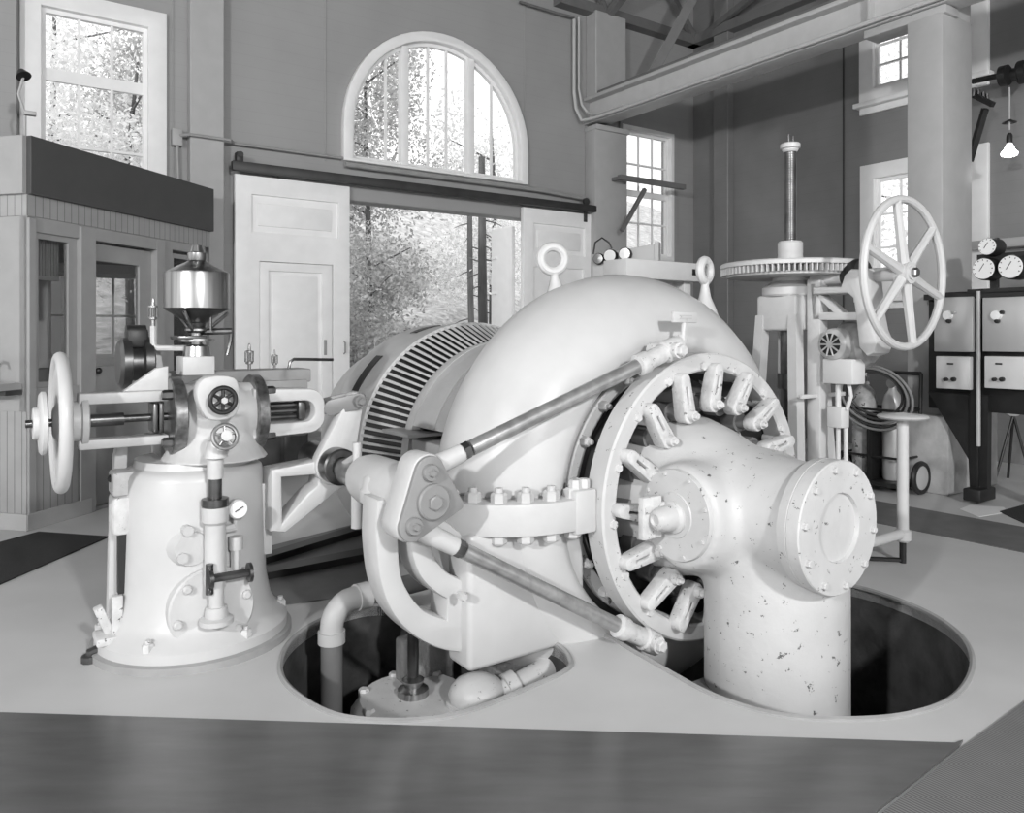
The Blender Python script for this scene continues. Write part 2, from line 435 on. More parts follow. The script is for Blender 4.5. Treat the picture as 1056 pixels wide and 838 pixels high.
# column against the back wall and the free-standing column, with the crane rail beam on top
BZ0, BZ1 = 3.10, 3.37
lip = .035
def pillar(name, fr, lo, hi, label):
    m = MB(); (x0, y0, z0), (x1, y1, z1) = lo, hi
    m.box(fr, lo, hi, .012, 2)
    m.box(fr, (x0, y0 - .006, z1 - .05), (x1 + .03, y1 + .006, z1), .005)
    return struct(m.build(name, 'pillar_paint', smooth=25), label)
c1a, c1b = bwp(603, 300)[0], bwp(636, 300)[0]
pillar('pillar_rear', BW, (0, c1a, 0), (.16, c1b, 3.08), 'grey column against the back wall')
trim('trim_7', BW, (0, c1a + .02, 3.37), (.15, c1b - .01, 4.22), label='column stub above the crane beam')
q = BW.hit(935, 300, 1, c1a)                            # the front column stands on the same line
qb = BW.hit(972, 300, 1, c1a)
A0, A1 = q[0], qb[0]
m = MB(); m.box(BW, (A0, c1a, .48), (A1, c1b - .04, 3.06), .012); m.box(BW, (A0 + .01, c1a + .19, 3.0), (A1 - .005, c1b - .045, WTOP), .012)
m.box(BW, (A0 - .3, c1a + .0, 3.04), (A1 + .02, c1a + .17, 3.095), .006)
struct(m.build('pillar_front', 'pillar_paint', smooth=25), 'grey free-standing crane column')
m = MB()
f0 = c1a - .02
for z0_, z1_ in ((BZ0, BZ0 + .035), (BZ1 - .035, BZ1)): m.box(BW, (.0, f0, z0_), (8.2, f0 + .2, z1_), .004)
m.box(BW, (0, f0 + .085, BZ0 + .03), (8.2, f0 + .115, BZ1 - .03))
for k in range(9): m.box(BW, (.9 * k + .3, f0 + .02, BZ0 + .03), (.9 * k + .315, f0 + .18, BZ1 - .03)) if k in (3,) else None
struct(m.build('beam_crane', 'steel_beam_paint', smooth=25), 'riveted crane rail beam')
trim('trim_9', BW, (0, f0 + .055, BZ1), (8.2, f0 + .1, BZ1 + .05), 'truss_paint', label='crane rail')
m = MB()
m.box(RW, (0, -.02, 4.2), (.12, 5.0, 4.3)); m.box(BW, (0, c1a - .4, 4.2), (.12, cb, 4.3))
def bar(m, p, q, w=.035):
    p, q = V(p), V(q); d = (q - p).normalized(); e = d.cross(Z).normalized(); n = e.cross(d)
    fr = Frame(p, d, e, n); m.box(fr, (0, -w, -w), ((q - p).length, w, w))
kx = (c1a + c1b) / 2
bar(m, BW(.1, kx, 4.22), BW(.1, kx + .45, 4.72)); bar(m, BW(.1, kx, 4.22), BW(1.0, kx, 4.72)); bar(m, BW(.1, kx, 4.22), BW(.1, kx - .3, 4.72), .025)
bar(m, BW(.1, cb - .05, 4.22), BW(.1, cb - .5, 4.7), .03)
bar(m, BW(.7, kx, 3.42), BW(1.1, kx + .55, 4.7), .045); bar(m, BW(.1, cb - .05, 4.25), BW(2.5, cb - .4, 4.7), .03)
struct(m.build('beam_truss', 'truss_paint', smooth=25), 'roof truss members by the corner')
# the side wall's pilaster and cable
pb0, pb1 = rwp(742, 200)[0], rwp(757, 200)[0]
trim('trim_10', RW, (0, pb0, 0), (.1, pb1, WTOP), 'side_wall_paint', label='pilaster on the side wall')
m = MB(); cbx = rwp(870.5, 150)[0]; m.tube([RW(.012, cbx, .3), RW(.012, cbx, rwp(870, 36)[1])], .007, 6)
struct(m.build('trim_11', 'track_steel'), 'dark conduit down the side wall')
# moulding round the corner window
m = MB(); m.plate(BW(.012, 0, 0), U, Z, rect(w3[0] - .03, w3[1] + .055, .2, w3[3] + .06), [rect(w3[0], w3[1], .25, w3[3])], .03)
struct(m.build('trim_12', 'wall_paint', smooth=0), 'grey moulding round the corner window')
# header over the doors
hp = dT
trim('trim_13', BW, (0, dL - .1, hp), (.03, dR + .1, hp + .16), 'wall_paint', label='header board over the doorway')

# ================================================================ sliding doors on their track
tz0, tz1 = bwp(300, 186)[1], bwp(300, 177)[1]
m = MB(); tb0, tb1 = bwp(234, 175)[0], bwp(605, 216)[0]
m.box(BW, (.11, tb0, tz0), (.16, tb1, tz1), .005)
struct(m.build('trim_14', 'track_steel', smooth=25), 'black sliding door track')
def door(name, b0, b1, c1, label, wicket):
    r = sroot(name, BW(.09, (b0 + b1) / 2, 0)); r['label'] = label
    lo, hi = .045, .095
    d = MB(); mg = .12; midc = bwp(300, 250)[1]
    holes = [rect(b0 + mg, b1 - mg * .8, midc + .05, c1 - .14)]
    if wicket: wb0, wb1, wc1 = bwp(264, 300)[0], bwp(339, 300)[0], bwp(300, 272)[1]; holes.append(rect(wb0, wb1, .06, wc1))
    else: holes.append(rect(b0 + mg, b1 - mg, .15, midc - .08))
    d.plate(BW((lo + hi) / 2, 0, 0), U, Z, rect(b0, b1, .015, c1), holes, hi - lo, .004)
    d.build('stile_frame', 'door_paint', r, smooth=25)
    p = MB(); p.box(BW, (lo + .008, b0 + mg - .02, midc + .03), (hi - .022, b1 - mg * .8 + .02, c1 - .12))
    p.box(BW, (lo + .012, b0 + mg + .05, midc + .1), (hi - .012, b1 - mg - .03, c1 - .2), .008)
    if not wicket: p.box(BW, (lo + .008, b0 + mg - .02, .13), (hi - .022, b1 - mg + .02, midc - .06))
    p.build('panel', 'door_paint', r, smooth=25)
    if wicket:
        k = MB(); g = .007
        k.plate(BW((lo + hi) / 2, 0, 0), U, Z, rect(wb0 + .002, wb1 - g, .07, wc1 - g * .6), [rect(wb0 + .07, wb1 - .09, .2, wc1 - .07)], hi - lo - .004, .003)
        k.box(BW, (lo + .008, wb0 + .05, .18), (hi - .022, wb1 - .07, wc1 - .05)); k.box(BW, (lo + .008, wb0 + .1, .25), (hi - .016, wb1 - .12, wc1 - .1), .006)
        wk = k.build('wicket_door', 'door_paint', r, smooth=25)
        k = MB(); k.box(BW, (lo, wb1 - g, .07), (lo + .01, wb1, wc1)); k.build('gap', 'black_iron', r)
        k = MB(); hb = bwp(331, 358); k.box(BW, (hi - .004, hb[0] - .012, hb[1] - .06), (hi + .004, hb[0] + .012, hb[1] + .06), .003); k.build('push_plate', 'pipe_grey', r)
        k = MB(); hb = bwp(350, 358); k.tube([BW(hi, hb[0], hb[1] - .05), BW(hi + .025, hb[0], hb[1] - .04), BW(hi + .025, hb[0], hb[1] + .04), BW(hi, hb[0], hb[1] + .05)], .006, 6); k.build('pull_handle', 'pipe_grey', r)
    for fx in (() if wicket else (.88,)):
        b = b0 + (b1 - b0) * fx
        k = MB(); k.box(BW, (.095, b - .02, c1 - .08), (.108, b + .02, c1 + .12), .003); k.cyl(BW(.1, b, c1 + .12), BW(.125, b, c1 + .12), .035); k.build('hanger', 'track_steel', r)
    return r
door('door_1', bwp(239, 300)[0], bwp(356, 300)[0], tz0 - .015, 'white sliding door leaf with a small wicket door', True)
door('door_2', bwp(534, 300)[0], bwp(605, 300)[0], tz0 - .015, 'white sliding door leaf by the corner column', False)
# doorway lining and the outer leaf swung open outside
m = MB()
m.box(BW, (-WT - .02, dL - .02, 0), (.02, dL + .03, dT)); m.box(BW, (-WT - .02, dR - .03, 0), (.02, dR + .02, dT))
struct(m.build('trim_15', 'pillar_paint', smooth=0), 'lining of the doorway')
oL = BW.hit(530, 300, 0, -.15)[1]
m = MB(); m.box(BW, (-.52, oL - .02, .02), (-.16, oL + .02, dT - .05), .004)
for c in (.5, .95, 1.4, 1.75): m.box(BW, (-.51, oL - .03, c), (-.42, oL - .02, c + .02))
struct(m.build('door_3', 'window_paint', smooth=25), 'white outer door leaf folded back outside')
# hanger bracket at the left end of the track
m = MB(); k = bwp(242, 163); m.box(BW, (.08, k[0] - .025, tz1), (.15, k[0] + .025, k[1] + .02), .006); m.cyl(BW(.09, k[0], k[1]), BW(.16, k[0], k[1]), .022)
struct(m.build('trim_16', 'track_steel'), 'end bracket of the door track')

# ================================================================ conduits
def pipe_run(name, pts, rad, mat, label):
    m = MB(); m.tube(pts, rad, 8); return tag(m.build(name, mat), label, 'conduit')
e = [bwp(186, 141), bwp(232, 148), bwp(350, 164), bwp(352, 168)]
zc = bwp(300, 157)[1]
pipe_run('wall_conduit', [BW(.03, bwp(184, 200)[0], 1.75), BW(.03, bwp(182, 180)[0], zc - .1), BW(.035, bwp(182, 150)[0], zc)] + [BW(.12, bwp(192, 150)[0], zc), BW(.12, bwp(233, 150)[0], zc), BW(.04, bwp(240, 150)[0], zc), BW(.04, bwp(352, 160)[0], zc)],
         .012, 'pipe_grey', 'thin grey conduit running from the junction box to the arched window')
pipe_run('sill_pipe', [BW(.06, aL + .01, aS - .035), BW(.06, aR + .1, aS - .035), BW(.05, c1a + .0, aS - .06)], .022, 'pipe_grey', 'grey pipe along the sill under the arched window')
m = MB(); jb = bwp(182, 143); m.box(BW, (.0, jb[0] - .04, jb[1] - .06), (.06, jb[0] + .03, jb[1] + .06), .005)
tag(m.build('junction_box', 'pillar_paint'), 'small pale junction box on the wall right of the upper left window', 'junction box')
p1 = BW.hit(593, 20, 0, .05); p2 = BW.hit(600, 118, 0, .06)
def bwat(px, py, a): h_ = BW.hit(px, py, 0, a); return BW(*h_)
pipe_run('beam_conduit', [bwat(592, 20, .06), bwat(592, 95, .06), bwat(594, 112, .07), bwat(600, 124, .09)] + [BW(a_, f0 - .035, BZ0 + .02) for a_ in (.2, .6, 2, 4, 7)],
         .016, 'steel_beam_paint', 'pale conduit bending from the wall onto the crane beam, nearer the arched window')
pipe_run('beam_conduit', [bwat(597, 18, .06), bwat(597, 92, .06), bwat(600, 108, .07), bwat(606, 116, .09)] + [BW(a_, f0 - .02, BZ0 + .055) for a_ in (.25, .6)],
         .012, 'steel_beam_paint', 'thin pale conduit bending off beside the column, second from the arched window')
pipe_run('upper_conduit', [bwat(536, 2, .04), bwat(575, 14, .04), bwat(592, 18, .05)], .014, 'truss_paint', 'dark conduit crossing the wall high above the arched window')
# mats, strips and painted patches of light and shade
def mat_poly(name, pts, mat, label, th=.006):
    m = MB(); P = [floor_at(*p)[:2] for p in pts]
    m.plate((0, 0, th / 2 + .0006), (1, 0, 0), (0, 1, 0), P, (), th); return tag(m.build(name, mat, smooth=0), label, 'mat')
m = mat_poly('rubber_mat', [(-300, 727), (985, 768), (993, 765), (989, 771), (905, 838), (760, 1000), (-500, 1000)], 'rubber_mat', 'broad dark smooth rubber mat across the front of the floor')
mat_poly('ribbed_mat', [(1056, 726), (995, 771), (908, 842), (770, 1000), (1300, 1000), (1300, 560)], 'ribbed_mat', 'grey ribbed mat at the lower right corner')
mat_poly('door_mat', [(112, 554), (40, 549), (-150, 600), (-150, 640), (0, 603)], 'black_mat', 'black mat on the floor in front of the office booth')
mat_poly('door_mat', [(1031, 528), (1060, 520), (1120, 535), (1100, 560)], 'black_mat', 'black mat on the floor below the switchboard')
mat_poly('tread_and_shade', [(840, 506), (900, 516), (1080, 548), (1300, 590), (1300, 625), (1056, 570), (897, 538), (820, 526)], 'floor_tread_shade', 'dark strip of floor covering running past the column pedestal', .003)
mat_poly('tread_and_shade', [(268, 566), (385, 536), (400, 610), (262, 628)], 'floor_tread_shade', 'patch of shade painted on the floor between governor and generator', .003)  # shadow of the machines, laid down as a thin dark sheet
for pts, lb in (([(270, 578), (382, 543), (382, 549), (270, 584)], 'far one of two dark floor rails behind the governor'), ([(264, 594), (385, 570), (385, 577), (264, 601)], 'near one of two dark floor rails behind the governor')):
    m = MB(); P = [floor_at(*p)[:2] for p in pts]; m.plate((0, 0, .018), (1, 0, 0), (0, 1, 0), P, (), .03); tag(m.build('floor_rail', 'black_iron', smooth=0), lb, 'rail', 'floor rails behind the governor')
mat_poly('sun_patch', [(990, 525), (1000, 521), (1035, 523), (1040, 528), (1010, 533)], 'gauge_face', 'patch of sunlight painted white on the floor beyond the dark strip', .002)  # sunlight on the floor, drawn as a thin white sheet

# ================================================================ outside
g = MB(); n = 14
gv = [BW(-.16 - (i / n) * 14, -14 + 28 * j / n, max(-.05, (i / n - .12) * 6.5 + random.uniform(-.15, .15))) for i in range(n + 1) for j in range(n + 1)]
g.add(gv, [(i * (n + 1) + j, i * (n + 1) + j + 1, (i + 1) * (n + 1) + j + 1, (i + 1) * (n + 1) + j) for i in range(n) for j in range(n)])
o = g.build('hill_slope', 'grass_bank'); o['kind'] = 'structure'; o['label'] = 'bright grassy slope outside the doors'
def tree(pos, h, cr, n, label, trunk_r=.06, leaf=.034, low=.25, cat='tree', name='leafy_tree', mat='foliage', grp='trees outside the power house'):
    r = thing(name, label, cat, pos, grp)
    tk = MB(); p = V(pos); wob = [random.uniform(-.05, .05) for _ in range(4)]
    tk.tube([p + V(wob[i] * i * .5, 0, h * i / 3.2) for i in range(4)], [trunk_r, trunk_r * .85, trunk_r * .6, trunk_r * .3], 8)
    for k in range(5):
        b = p + V(0, 0, h * (.35 + .11 * k)); a = random.uniform(0, 6.28)
        tk.tube([b, b + V(math.cos(a) * cr * .7, math.sin(a) * cr * .7, .25)], [trunk_r * .35, .008], 5)
    tk.build('trunk', 'bark', r)
    lf = MB(); cl_ = []
    for _ in range(34):
        a = random.uniform(0, 6.28); rr = cr * math.sqrt(random.random()); z = h * random.uniform(low, 1.0)
        kk = 1 - .6 * abs((z / h) - .55); cl_.append(p + V(math.cos(a) * rr * kk, math.sin(a) * rr * kk, z))
    for i in range(int(n * 3.4)):
        c = random.choice(cl_) + V(*[random.gauss(0, cr * .2) for _ in range(3)])
        d1 = V(*[random.gauss(0, 1) for _ in range(3)]).normalized(); d2 = d1.cross(V(*[random.gauss(0, 1) for _ in range(3)])).normalized()
        s1, s2 = leaf * random.uniform(.6, 1.3), leaf * random.uniform(.3, .7)
        k = len(lf.v); lf.v.extend([c - d1 * s1, c + d2 * s2, c + d1 * s1, c - d2 * s2]); lf.f.append((k, k + 1, k + 2, k + 3))
    lf.build('foliage', mat, r, smooth=0, recalc=False)
def hill_z(a): return max(-.05, (-a - .16) / 14 * 6.5 - .12 * 6.5)
spots = [(-3.0, -3.9, 3.6, .9, 2600), (-4.2, -2.9, 4.2, 1.1, 3000), (-2.6, -2.0, 1.2, .7, 1800), (-5.0, -1.6, 4.6, 1.2, 3200), (-3.2, -1.1, 1.6, .8, 2000),
         (-4.6, -.5, 4.4, 1.1, 3000), (-2.8, -5.2, 3.4, 1.0, 700), (-6.0, -4.4, 4.4, 1.3, 1200), (-3.4, .9, 3.6, .9, 2400), (-6.4, -3.0, 2.6, 1.3, 2600), (-6.8, -.6, 3.0, 1.4, 2400)]
lbl = ['leafy tree seen through the left light of the arched window', 'tall tree filling the middle of the arched window', 'low bush just outside the doorway on its left', 'tall tree behind the doorway, right of the middle of the arch',
       'low bush outside the doorway on its right', 'tall tree at the right light of the arched window', 'tree outside the upper left window', 'tree on the slope seen far behind the left light of the arch',
       'tree outside the far corner window', 'tree high on the slope at the middle of the doorway', 'tree high on the slope at the right of the doorway']
for (a, b, h, cr, n), lb in zip(spots, lbl):
    low = .05 if h < 2 else .28
    tree(BW(a, b, hill_z(a) - .05), h, cr, n, lb, trunk_r=.05 if h > 2 else .03, low=low, mat='foliage_pale' if b < -3.5 or b > .5 else 'foliage')
# two dark bare trunks right inside the doorway view
for px, a, lb, rad in ((487, -2.9, 'slim dark tree trunk in the doorway, left of a pair', .045), (500, -2.0, 'thick dark tree trunk in the doorway, right of a pair', .065)):
    b = BW.hit(px, 300, 0, a)[1]; r = thing('conifer', lb, 'tree', BW(a, b, hill_z(a) - .05), 'bare trunks in the doorway')
    tk = MB(); p = BW(a, b, hill_z(a) - .1); tk.tube([p, p + V(-.03, 0, 1.5), p + V(-.04, 0, 3.2)], [rad, rad * .9, rad * .6], 9); tk.build('trunk', 'bark', r)
    br = MB()
    for k in range(16):
        c = p + V(-.02, 0, .35 + .16 * k); an = random.uniform(0, 6.28); br.tube([c, c + V(math.cos(an) * .13, math.sin(an) * .13, -.03), c + V(math.cos(an) * .24, math.sin(an) * .24, -.08)], [.01, .007, .003], 4)
    br.build('branch', 'bark', r)
for i, (s_, o_, h, cr) in enumerate([(1.5, -2.2, 4.5, 1.2), (2.9, -1.9, 4.2, 1.1), (4.2, -2.4, 4.6, 1.2)]):
    tree(RW(o_, s_, -.1), h, cr, 1300, ['tree outside the side wall, seen at the left of the paired windows', 'tree outside the side wall behind the free-standing column', 'tree outside the side wall right of the free-standing column'][i], low=.2, mat='foliage_pale')
# ================================================================ turbine
tur = thing('hydraulic_turbine', 'big white horizontal water turbine standing between the two floor pits', 'turbine', TF(-.3, -.3, -.44))
PROF = [(-.20, .485), (-.15, .488), (-.12, .505), (-.105, .535), (-.105, .575), (-.125, .635), (-.165, .695), (-.225, .745), (-.30, .78), (-.37, .79), (-.44, .78), (-.51, .745), (-.57, .69), (-.61, .62), (-.63, .54), (-.635, .42), (-.635, .25)]
def casing_k(th):
    """spiral growth: th measured from straight up towards -u .. see lathe axes"""
    return th
def spiral(rad, th):
    # e1 is up, e2 = T x up ; find the share pointing to -u
    s_ = math.sin(th) * (1 if (T.cross(Z)).dot(U) < 0 else -1)      # +1 on the -u side
    k = 1 + .07 * max(0, s_) - .12 * max(0, -s_) * (1 if rad > .5 else 0)
    return .5 + (rad - .5) * k if rad > .5 else rad
m = MB(); m.lathe(TF(0, 0, 0), T, PROF, 96, cap=False, radial=spiral)
m.build('volute_casing', 'white_enamel', tur, smooth=60)
# foot block under the left half of the casing and a rear foot
m = MB()
m.box(TF, (-.27, -.85, -.45), (-.14, -.40, -.04), .018, 3)
m.build('casing_foot', 'white_enamel', tur, smooth=50)
m = MB(); m.box(TF, (-.56, .30, -.46), (-.2, .72, -.2), .03, 3); m.build('casing_foot', 'white_enamel', tur, smooth=50)
m = MB(); h_ = TF.hit(474, 613, 0, -.135); m.hexnut(TF(*h_), T, .014, .03); m.build('foot_bolt', 'white_cast', tur)
# the bolted split flange
def cassect(off, n0=-8, n1=100, n=36, ca=-.36, cb_=-.545, r=.285, ra=.255):
    """section of the casing at shaft height on the -u side: angle 0 = +a, 90 = -u"""
    return [(ca + (ra + off) * math.cos(R_(n0 + (n1 - n0) * i / n)), cb_ - (r + off) * math.sin(R_(n0 + (n1 - n0) * i / n))) for i in range(n + 1)]
FL0, FL1 = -14, 118
outer, inner = cassect(.075, FL0, FL1), cassect(-.05, FL0, FL1)
m = MB(); m.plate(TF(0, 0, .0), T, U, outer + inner[::-1], (), .10, .008)
e = cassect(.03, FL0, FL1, 10)[0]
m.build('split_flange', 'white_cast', tur, smooth=30)
m = MB(); m.box(TF, (-.10, -.53, -.062), (-.028, -.445, .075), .008, 2); m.build('flange_lug', 'white_cast', tur, smooth=30)
for i, dg_ in enumerate((-6, 9, 24, 39, 54, 69, 84, 99)):
    q = cassect(.038, dg_, dg_ + 1, 1)[0]
    m = MB(); m.hexnut(TF(q[0], q[1], .048), Z, .026, .032); m.cyl(TF(q[0], q[1], .078), TF(q[0], q[1], .094), .013, seg=10)
    m.hexnut(TF(q[0], q[1], -.048), -Z, .026, .03); m.cyl(TF(q[0], q[1], -.07), TF(q[0], q[1], .08), .012, seg=8); m.build('flange_bolt', 'white_cast', tur)
for bb in (-.505, -.47):
    m = MB(); m.hexnut(TF(-.064, bb, .074), Z, .02, .03); m.build('flange_bolt', 'white_cast', tur)
# head cover and bolts; shade behind the gate arms is painted in
m = MB(); m.lathe(TF(0, 0, 0), T, [(-.30, .50), (-.205, .50), (-.19, .49), (-.19, .385), (-.235, .375), (-.235, .27), (-.30, .27)], 64, cap=False)
m.build('head_cover', 'gate_shade', tur, smooth=30)
m = MB(); m.lathe(TF(0, .02, 0), T, [(-.2, .47), (-.178, .468), (-.174, .462), (-.174, .425), (-.2, .42)], 64, cap=False); m.build('cover_flange', 'chipped_white', tur, smooth=30)
m = MB(); m.lathe(TF(0, 0, 0), T, [(-.27, .40), (-.255, .385), (-.255, .01)], 48); m.build('cover_recess', 'recess_shade', tur)
for i in range(20):
    th = 2 * math.pi * (i + .5) / 20
    p = TF(-.174, .02 + .448 * math.cos(th), .448 * math.sin(th))
    m = MB(); m.hexnut(p, T, .018, .03); m.cyl(p, p + T * .045, .009, seg=8); m.build('cover_bolt', 'white_cast', tur)
# operating ring
RC = TF.at(0, .052, -.002)
m = MB(); m.lathe(RC(), T, [(-.085, .443), (-.085, .49), (-.078, .498), (-.006, .498), (0, .491), (0, .445), (-.006, .438), (-.079, .438), (-.085, .443)], 96, cap=False)
m.build('operating_ring', 'chipped_white', tur, smooth=30)
m = MB(); m.lathe(RC(), T, [(-.19, .41), (-.19, .425), (-.08, .46), (-.08, .445), (-.19, .41)], 96, cap=False); m.build('ring_guide', 'gate_shade', tur, smooth=30)
# the sixteen gate arms with their stems
for i in range(16):
    th = R_(180 + 22.5 * i - 1)
    if 5 < i < 11 and False: continue
    er = U * math.cos(th) + Z * math.sin(th); et = -U * math.sin(th) + Z * math.cos(th)
    o = RC()
    tilt = R_(11)
    d = (-er * math.cos(tilt) + et * math.sin(tilt)); n_ = T.cross(d)
    base = o + er * .442 + T * .012
    m = MB(); LEN = .122
    out_ = [(LEN + .029 * math.cos(R_(-90 + 22.5 * k)), .029 * math.sin(R_(-90 + 22.5 * k))) for k in range(9)] + [(.022 * math.cos(R_(90 + 22.5 * k)), .022 * math.sin(R_(90 + 22.5 * k))) for k in range(9)]
    slot = [(.025, -.0035), (.082, -.0035), (.082, .0035), (.025, .0035)]
    m.plate(base, d, n_, out_, [slot], .052, .006)
    arm = m.build('gate_arm', 'worn_white', tur, smooth=30)
    e_ = base + d * LEN
    m = MB(); m.cyl(e_ + T * .02, e_ + T * .045, .02, .017, seg=12); m.hexnut(e_ + T * .043, T, .012, .016); m.build('pin_nut', 'worn_white', arm)
    m = MB(); m.cyl(e_ - T * .25, e_ - T * .02, .026, seg=12); m.cyl(e_ - T * .12, e_ - T * .06, .038, seg=12); m.build('gate_stem', 'stem_shade', tur)
    p = base + er * .0 - T * .02
    m = MB(); m.cyl(p - T * .08, p + T * .0, .017, seg=12); m.hexnut(p + et * .045 + er * .01 - T * .02, T, .017, .035); m.build('link_pin', 'worn_white', tur)
# draft elbow: cone, boss, branch and down pipe grown into one casting
m = MB()
A = TF(.30, .0, 0)
m.lathe(TF(0, 0, 0), T, [(-.24, .30), (-.05, .282), (.06, .252), (.16, .212), (.28, .185), (.40, .176), (.50, .176)], 40)
m.ball(TF(.225, .04, -.03), .222, 32); m.ball(TF(.225, .055, -.10), .228, 32); m.lathe(TF(.14, -.02, -.02), -U, [(-.1, .2), (.1, .19), (.24, .15)], 32)
m.lathe(TF(.25, .075, 0), -Z, [(-.06, .15), (.0, .215), (.12, .222), (.25, .226), (.6, .226), (1.0, .23), (1.5, .24)], 40)
m.lathe(TF(.14, 0, 0), -U, [(0, .16), (.262, .16)], 32)
ob = m.build('draft_elbow', 'chipped_white', tur, smooth=0)
rm = ob.modifiers.new('r', 'REMESH'); rm.mode = 'VOXEL'; rm.voxel_size = .016; rm.use_smooth_shade = True
sm = ob.modifiers.new('s', 'SMOOTH'); sm.factor = .6; sm.iterations = 34
def flange(name, c, n, R, th, bolts, br, mat='chipped_white', boltr=.012, boltmat=None, inner_r=.6, phase=0, raised=.006, bh=.02):
    m = MB(); m.lathe(c, n, [(-th, R * .985), (-th * .9, R), (-.004, R), (0, R * .985), (0, R * inner_r), (raised, R * inner_r * .97), (raised, 0)], 56)
    f = m.build(name, mat, tur, smooth=30)
    q = V(n).normalized(); e1 = (Z - q * q.z).normalized(); e2 = q.cross(e1)
    for i in range(bolts):
        a = 2 * math.pi * i / bolts + phase
        p = V(c) + (e1 * math.cos(a) + e2 * math.sin(a)) * br
        m = MB(); m.hexnut(p, n, boltr, bh); m.build('cover_bolt', boltmat or mat, f)
    return f
flange('end_cover', TF(.525, 0, .0), T, .196, .045, 10, .172, inner_r=.52, phase=.15, raised=-.012, boltr=.011, bh=.012)
m = MB(); m.lathe(TF(.48, 0, 0), T, [(-.03, .192), (0, .196), (.004, .19)], 48); m.build('end_flange', 'chipped_white', tur)
sc_ = flange('side_cover', TF(.14, -.275, 0), -U, .142, .03, 8, .128, inner_r=.5, boltr=.007, bh=.006, phase=.3, raised=.004)
m = MB(); m.lathe(TF(.14, -.275, -.005), -U, [(0, .05), (.012, .05), (.02, .04), (.06, .038), (.078, .030), (.086, .018), (.08, .012), (.08, 0)], 24); m.build('shaft_stub', 'chipped_white', sc_, smooth=25)
# little bracket between the stub and the gate arms
m = MB(); m.box(TF.at(.1, -.36, 0), (-.012, -.02, -.07), (.012, .06, .06), .004); m.cyl(TF(.10, -.375, .02), TF(.10, -.28, .02), .018, seg=10); m.build('gauge_bracket', 'worn_white', tur)
# lifting eyes
def eye(c, n, R, r, foot, label=None):
    m = MB(); m.ring(c, n, R, r, 32, 10)
    d = (V(foot) - V(c)).normalized(); m.tube([V(c) + d * R, V(c) + d * (R + .02), V(foot) - d * .05, V(foot), V(foot) + d * .03], [r * 1.1, r * .9, r * 1.4, r * 2.6, r * 3.2], 12)
    m.build('lifting_eye', 'white_cast', tur)
c = TF.hit(570, 267, 0, -.5); eye(TF(*c), (.25, -1, 0), .047, .018, TF(c[0], c[1] + .02, .70))
c = TF.hit(727, 279, 0, -.3); eye(TF(*c), (.75, -.65, 0), .042, .018, TF(c[0], c[1] + .0, .66))
# maker's plate (blank)
c = TF.hit(704, 327, 0, -.03)
m = MB(); fr = Frame(TF(c[0], c[1], c[2]), T, U); m.box(fr, (0, -.058, -.019), (.014, .058, .019), .003); m.cyl(fr(.007, 0, -.019), fr(.007, -.01, -.085), .009, seg=10); m.cyl(fr(.007, -.01, -.06), fr(.007, -.01, -.09), .016, seg=10); pl = m.build('name_plate', 'chipped_white', tur, smooth=25)
m = MB(); [m.box(fr, (.0135, -.03, z), (.016, .03, z + .004)) for z in (-.006, .003)]; m.build('plate_lettering', 'cover_grey', pl)

# ================================================================ regulating linkage
lk = thing('regulating_linkage', 'white crank with grey triangular face and two steel push rods beside the turbine', 'linkage', TF(-.2, -1.0, -.44))
PA = -.055
def tf(px, py, a=PA): return TF(*TF.hit(px, py, 0, a))
tri = [TF.hit(px, py, 0, PA)[1:] for px, py in ((443, 487), (472, 520), (425, 543))]
def rounded_hull(cs, r, n=10):
    out = []
    k = len(cs)
    for i in range(k):
        p, a, b = V(*cs[i], 0), V(*cs[i - 1], 0), V(*cs[(i + 1) % k], 0)
        n0 = (p - a).normalized(); n1 = (b - p).normalized()
        s0 = math.atan2(-n0.x, n0.y); s1 = math.atan2(-n1.x, n1.y)
        # outward normals for a clockwise/ccw walk
        out.append((p, n0, n1))
    area = sum(cs[i - 1][0] * cs[i][1] - cs[i][0] * cs[i - 1][1] for i in range(k))
    sg = 1 if area > 0 else -1
    pts = []
    for (p, n0, n1), rr in zip(out, r):
        q0 = math.atan2(-n0.x * sg, n0.y * sg); q1 = math.atan2(-n1.x * sg, n1.y * sg)
        dlt = (q1 - q0)
        while dlt > math.pi: dlt -= 2 * math.pi
        while dlt < -math.pi: dlt += 2 * math.pi
        for j in range(n + 1):
            an = q0 + dlt * j / n; pts.append((p.x + rr * math.cos(an), p.y + rr * math.sin(an)))
    return pts
hull = rounded_hull(tri, (.052, .02, .046))
m = MB(); m.plate(TF(PA - .055, 0, 0), U, Z, hull, (), .095, .01); m.build('crank_body', 'white_cast', lk)
hull2 = rounded_hull(tri, (.046, .016, .041))
m = MB(); m.plate(TF(PA, 0, 0), U, Z, hull2, (), .016, .003); fp = m.build('face_plate', 'lever_grey', lk)
for (px, py), r in (((443, 487), .024), ((446, 517), .05), ((426, 542), .024)):
    c = tf(px, py, PA + .008); m = MB(); m.lathe(c, T, [(0, r), (.012, r), (.016, r * .9), (.016, 0)], 24); m.build('pin_cap', 'lever_grey', fp)
    m = MB(); m.hexnut(c + T * .014, T, r * .45, .014); m.build('pin_nut', 'lever_grey', fp)
